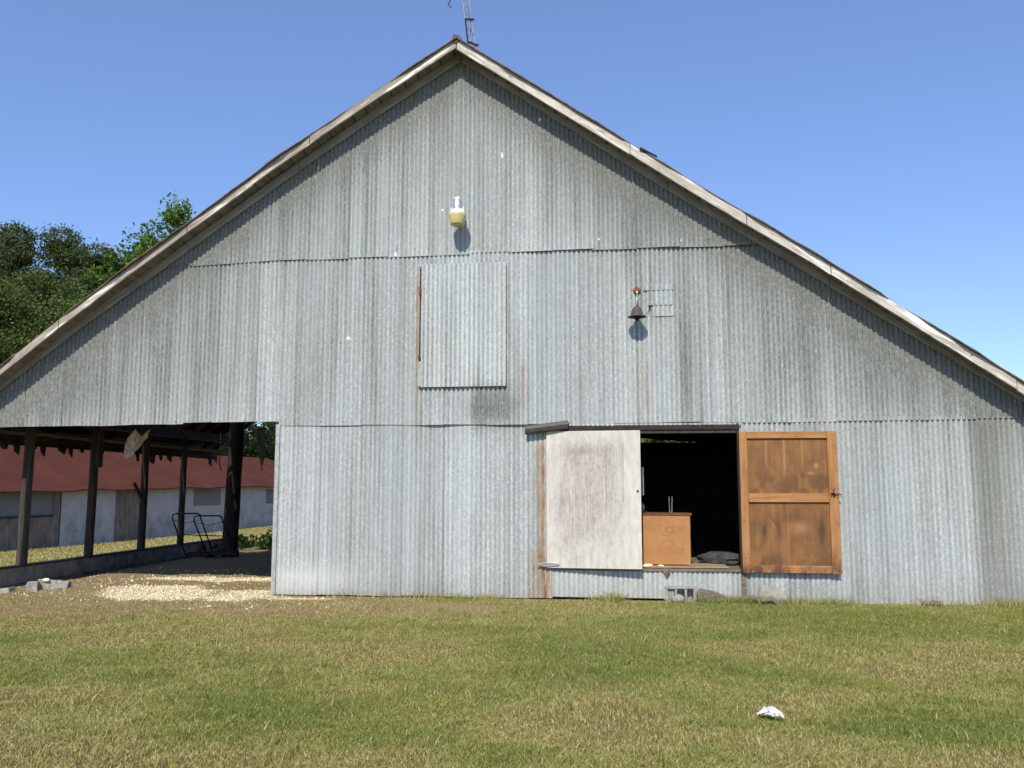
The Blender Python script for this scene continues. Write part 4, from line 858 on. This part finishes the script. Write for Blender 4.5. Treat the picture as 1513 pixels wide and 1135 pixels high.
for px, d_, top, kind, lab, sd, cr in (
    (8, 66, 350, 'pine', 'dark tall pine at the left edge of the photo behind the roof line', 101, 5.6),
    (78, 70, 352, 'pine', 'dark round topped pine left of the pale broadleaf tree', 102, 6.0),
    (128, 68, 372, 'pine', 'middle pine whose top stands right of the round topped pine', 103, 5.4),
    (170, 72, 398, 'pine', 'lower dark pine just left of the bright tree', 104, 5.6),
    (40, 58, 418, 'oak', 'mid green leafy tree low at the left edge beneath the pines', 105, 4.8),
    (100, 54, 455, 'oak', 'olive green leafy tree in front of the pines at the middle of the grove', 106, 4.6),
    (-30, 52, 440, 'oak', 'dark leafy tree cut by the left edge of the photo', 107, 4.6),
    (252, 52, 294, 'bright', 'tallest bright green young tree rising above the left rake of the roof', 108, 3.6),
    (205, 56, 332, 'bright', 'slim bright green tree left of the tallest bright tree', 109, 3.0),
    (186, 50, 352, 'bright', 'short bright green bushy tree next to the left rake of the roof', 110, 3.6),
    (330, 62, 420, 'oak', 'leafy tree seen between the thick post and the wall corner', 111, 5),
    (400, 74, 430, 'oak', 'leafy tree behind the hipped end of the red roof', 112, 5.5),
    (235, 70, 440, 'oak', 'leafy tree seen through the hole in the bay roof', 113, 5),
    (470, 72, 430, 'oak', 'leafy tree hidden mostly by the barn corner', 114, 5.5),
    (975, 60, 500, 'oak', 'leafy tree seen through the gap at the back of the barn', 115, 6)):
    x, y = dirpos(px, d_); zt = 1.52 + d_ * math.tan(math.atan((567.5 - top) / 1300) + rad(6.75)) / 1.0 * (1 / math.cos(math.atan((px - 756.5) / 1300))) * .98
    tree(kind, (x, y), zt - g1(x, y), lab, sd, cr, leaves={'pine': 60000, 'oak': 56000, 'bright': 8500}[kind] if px < 320 else 12000, group=None)
# undergrowth that closes the wood below the crowns
cs, rs_, nn_ = [], [], []
for i in range(115):
    x, y = dirpos(random.uniform(-140, 640) if i < 90 else random.uniform(800, 1150), random.uniform(64, 84) if i < 90 else random.uniform(40, 50)); cs.append((x, y, g1(x, y) + random.uniform(.5, 5.5))); rs_.append(random.uniform(1.6, 3.2)); nn_.append(420)
V_, F_, lc = leaf_cloud('undergrowth', cs, rs_, nn_, .42, None, .9, 77); o = fast_mesh('undergrowth', V_, F_, M['oak_leaf'], None, False, dict(lc=lc)); tag(o, 'dense dark green undergrowth closing the edge of the wood behind the red roof', 'undergrowth', kind='stuff')
# weeds at the far end of the bay
cs, rs_, nn_ = [], [], []
for i in range(34):
    x = random.uniform(-9.3, -7.3); y = random.uniform(7.6, 9.6); cs.append((x, y, g1(x, y) + random.uniform(.04, .26))); rs_.append(random.uniform(.12, .26)); nn_.append(60)
V_, F_, lc = leaf_cloud('weeds', cs, rs_, nn_, .05, None, .9, 79, up=.8, elong=2.4); o = fast_mesh('weeds', V_, F_, M['weed_leaf'], None, False, dict(lc=lc)); tag(o, 'low leafy weeds growing at the far end of the open bay', 'weeds', kind='stuff')

# ---------------------------------------------------------------- gravel
def stones(n, seed):
    g = np.random.default_rng(seed); x = g.uniform(-9.1, -3.2, n * 14); y = g.uniform(-1.5, 3.6, n * 14)
    mk_ = m_sand(x, y); dm = m_dirt(x, y); keep = g.uniform(0, 1, len(x)) < mk_ * .9 * np.where(x < -5.0, 1, .45) + .035 * dm; x = x[keep][:n]; y = y[keep][:n]; n = len(x)
    base = np.array([(1, 0, 0), (-1, 0, 0), (0, 1, 0), (0, -1, 0), (0, 0, 1), (0, 0, -1)], float); Fb = np.array([(0, 2, 4), (2, 1, 4), (1, 3, 4), (3, 0, 4), (2, 0, 5), (1, 2, 5), (3, 1, 5), (0, 3, 5)])
    s_ = g.lognormal(-4.55, .38, n); P = base[None] * s_[:, None, None] * g.uniform(.6, 1.3, (n, 6, 3)); P[..., 2] *= .7
    a = g.uniform(0, 6.28, n); ca, sa = np.cos(a)[:, None], np.sin(a)[:, None]; Px = P[..., 0] * ca - P[..., 1] * sa; Py = P[..., 0] * sa + P[..., 1] * ca
    V_ = np.stack([Px + x[:, None], Py + y[:, None], P[..., 2] + (gz(x, y) + s_ * .25)[:, None]], -1).reshape(-1, 3); F_ = (Fb[None] + (np.arange(n) * 6)[:, None, None]).reshape(-1, 3); return V_, F_
V_, F_ = stones(9000, 5); tag(fast_mesh('gravel', V_, F_, M['gravel']), 'pale limestone gravel spread over the dirt at the mouth of the open bay', 'gravel', kind='stuff')

# ---------------------------------------------------------------- grass
def grass(name, n, sampler, hh, ww, seed, label, dryall=False):
    g = np.random.default_rng(seed); x, y = sampler(g, n); n = len(x); z = gz(x, y)
    big = fbm(x * .45, y * .8, 61, 4); med = fbm(x * 1.6, y * 2.4, 62, 4); cl = fbm(x * 9, y * 9, 63, 2)
    h = hh * (.45 + .9 * cl) * g.uniform(.6, 1.4, n) * (.75 + .5 * med); wd = ww * g.uniform(.6, 1.3, n)
    a = g.uniform(0, 6.283, n); lean = g.uniform(.2, 1.5, n); la = g.uniform(0, 6.283, n)
    dx, dy = np.cos(la) * lean * h, np.sin(la) * lean * h; ux_, uy_ = np.cos(a) * wd / 2, np.sin(a) * wd / 2
    b0 = np.stack([x - ux_, y - uy_, z - .005], -1); b1 = np.stack([x + ux_, y + uy_, z - .005], -1)
    m0 = np.stack([x - ux_ * .8 + dx * .4, y - uy_ * .8 + dy * .4, z + h * .6], -1); m1 = np.stack([x + ux_ * .8 + dx * .4, y + uy_ * .8 + dy * .4, z + h * .6], -1)
    tp = np.stack([x + dx, y + dy, z + h], -1)
    V_ = np.stack([b0, b1, m1, m0, tp], 1).reshape(-1, 3); i = np.arange(n)[:, None] * 5
    F_ = np.concatenate([i + [0, 1, 2], i + [0, 2, 3], i + [3, 2, 4]], 1).reshape(-1, 3)
    # colour of each blade: greener near the wall on the right, drier and browner towards the left and the front
    gr = .42 + 2.1 * (big - .5) + 1.3 * (med - .5) + .18 * sstep(-3, 4, x) * sstep(-7, -2, y) + .25 * np.exp(-((x - .3) / 3.6) ** 2 - ((y + 4.6) / 1.3) ** 2) - .30 * sstep(-6.0, -8.2, y) * (.5 + med) - .45 * sstep(-3.0, -7.0, x) * sstep(-5.5, -1, y) * (.5 + med)
    gr = np.clip(gr + g.normal(0, .16, n), 0, 1); dry = g.uniform(0, 1, n) < (.07 + .28 * sstep(.55, .2, gr)); br = g.uniform(0, 1, n) < (.05 + .25 * sstep(.45, .1, gr))
    c0 = np.array([.37, .345, .095]); c1 = np.array([.20, .24, .055]); c = c0[None] * (1 - gr[:, None]) + c1[None] * gr[:, None]
    if seed == 2: gr *= 0; c = c * .35 + np.array([.40, .36, .11])[None] * .65
    yel = .5 * sstep(1.5, 4.5, x) * sstep(-4, -1.2, y) * sstep(.3, .6, big) * (y < 0); c = c * (1 - yel[:, None]) + np.array([.26, .27, .05])[None] * yel[:, None]
    c[dry] = np.array([.55, .47, .25]); c[br] = np.array([.24, .165, .085]); c *= 1.08 * g.uniform(.75, 1.25, (n, 1))
    if dryall:
        c = np.array([.50, .38, .20])[None] * g.uniform(.45, 1.2, (n, 1)); k_ = g.uniform(0, 1, n) < .22; c[k_] = np.array([.22, .22, .06])
    vc = np.repeat(c, 5, 0)
    o = fast_mesh(name, V_, F_, M['grass'], None, False, None, dict(gcol=vc)); return tag(o, label, 'grass', kind='stuff')
def s_front(g, n):
    # denser where it lies nearer to the viewer, as far as the wall
    k = int(n * 1.25); d = 4.1 * (12.6 / 4.1) ** g.uniform(0, 1, k) ; d = np.where(g.uniform(0, 1, k) < .5, d, g.uniform(4.1, 13.4, k)); lat = g.uniform(-.66, .62, k)
    yaw = rad(6.24); fx_, fy_ = -math.sin(yaw), math.cos(yaw); rx_, ry_ = math.cos(yaw), math.sin(yaw)
    x = fx_ * d + rx_ * lat * d * 1.04; y = -12.5 + fy_ * d + ry_ * lat * d * 1.04
    m_ = np.maximum(m_dirt(x, y) * .95, 0); keep = (g.uniform(0, 1, k) > m_) & ((y < -.05) | (x < -9.7)); 
    bare = sstep(.60, .72, fbm(x * .9, y * 1.5, 64, 4)) * .65; keep &= g.uniform(0, 1, k) > bare
    return x[keep], y[keep]
grass('lawn_grass', 820000, s_front, .026, .0047, 1, 'short patchy green and straw coloured grass in front of the barn')
def s_outer(g, n):
    x = g.uniform(-18, 15, n); y = g.uniform(-14, -.1, n); k = (outside(x, y) > .3) & (g.uniform(0, 1, n) > m_dirt(x, y)); x, y = x[k], y[k]; k = (x > -9.4) | (y < -.2); return x[k], y[k]
grass('lawn_grass', 260000, s_outer, .032, .011, 6, 'short grass of the lawn on either side of the foreground')
def s_side(g, n):
    x = g.uniform(-32, -9.55, n); y = g.uniform(-1.5, 48, n); k = (x < -9.55) & ((x - A.x) * nv.x + (y - A.y) * nv.y < -.25); x, y = x[k], y[k]; v = x / (y + 12.5); k = (v > -.80) & (v < -.33); return x[k], y[k]
grass('field_grass', 300000, s_side, .07, .022, 2, 'sunlit yellow green grass between the low block wall and the long building')
def s_edge(g, n):
    x = g.uniform(-4.8, 6.6, n); y = -g.uniform(.02, .30, n) ** 1.0; k = g.uniform(0, 1, n) < (sstep(-3.5, -.5, x) * .7 + .12) * sstep(.35, .65, vn(x * 1.7, x * 0, 88)); return x[k], y[k]
grass('wall_foot_grass', 11000, s_edge, .10, .006, 3, 'taller grass tufts along the foot of the metal wall')
def s_tuft(g, n):
    c = g.uniform(0, 1, (760, 2)); cx_ = -6 + c[:, 0] * 11; cy_ = -8.6 + c[:, 1] * 7.6; i = g.integers(0, 760, n); return cx_[i] + g.normal(0, .035, n), cy_[i] + g.normal(0, .035, n)
grass('tall_grass_tufts', 20000, s_tuft, .072, .0048, 4, 'scattered taller seed tufts standing above the short lawn')
def s_straw(g, n):
    x = g.uniform(-9.3, -2.6, n); y = g.uniform(-3.0, .5, n); k = g.uniform(0, 1, n) < m_dirt(x, y) * (1 - m_sand(x, y)) * sstep(.30, .55, fbm(x * 2.3, y * 3.1, 66, 4)); return x[k], y[k]
grass('straw', 60000, s_straw, .022, .0055, 5, 'dry straw and thin dead grass littering the dirt before the open bay', True)
# white litter on the grass
tx, ty = 1.10, -6.03; tz = g1(tx, ty) + .045
bag = [[(-.105, .045, .0), (-.05, .05, .045), (.0, .04, .050), (.035, .0, .02)], [(-.095, .02, .0), (-.045, .0, .04), (.02, -.01, .055), (.06, -.02, .03)],
       [(-.055, .0, .005), (-.01, -.03, .04), (.04, -.05, .05), (.075, -.06, .02)], [(-.02, -.05, .0), (.01, -.08, .02), (.05, -.10, .02), (.085, -.09, .0)]]
crumple('plastic_bag', [[(tx + a * .9, ty + b * .9, tz + c) for a, b, c in row] for row in bag], m_simple('dirty_white_plastic', (.55, .54, .50, 1), (.80, .79, .76, 1), 22, .5), 'small crumpled white plastic bag lying on the grass at lower right', 'plastic bag', .024, 12, .002)
bpy.context.view_layer.update()
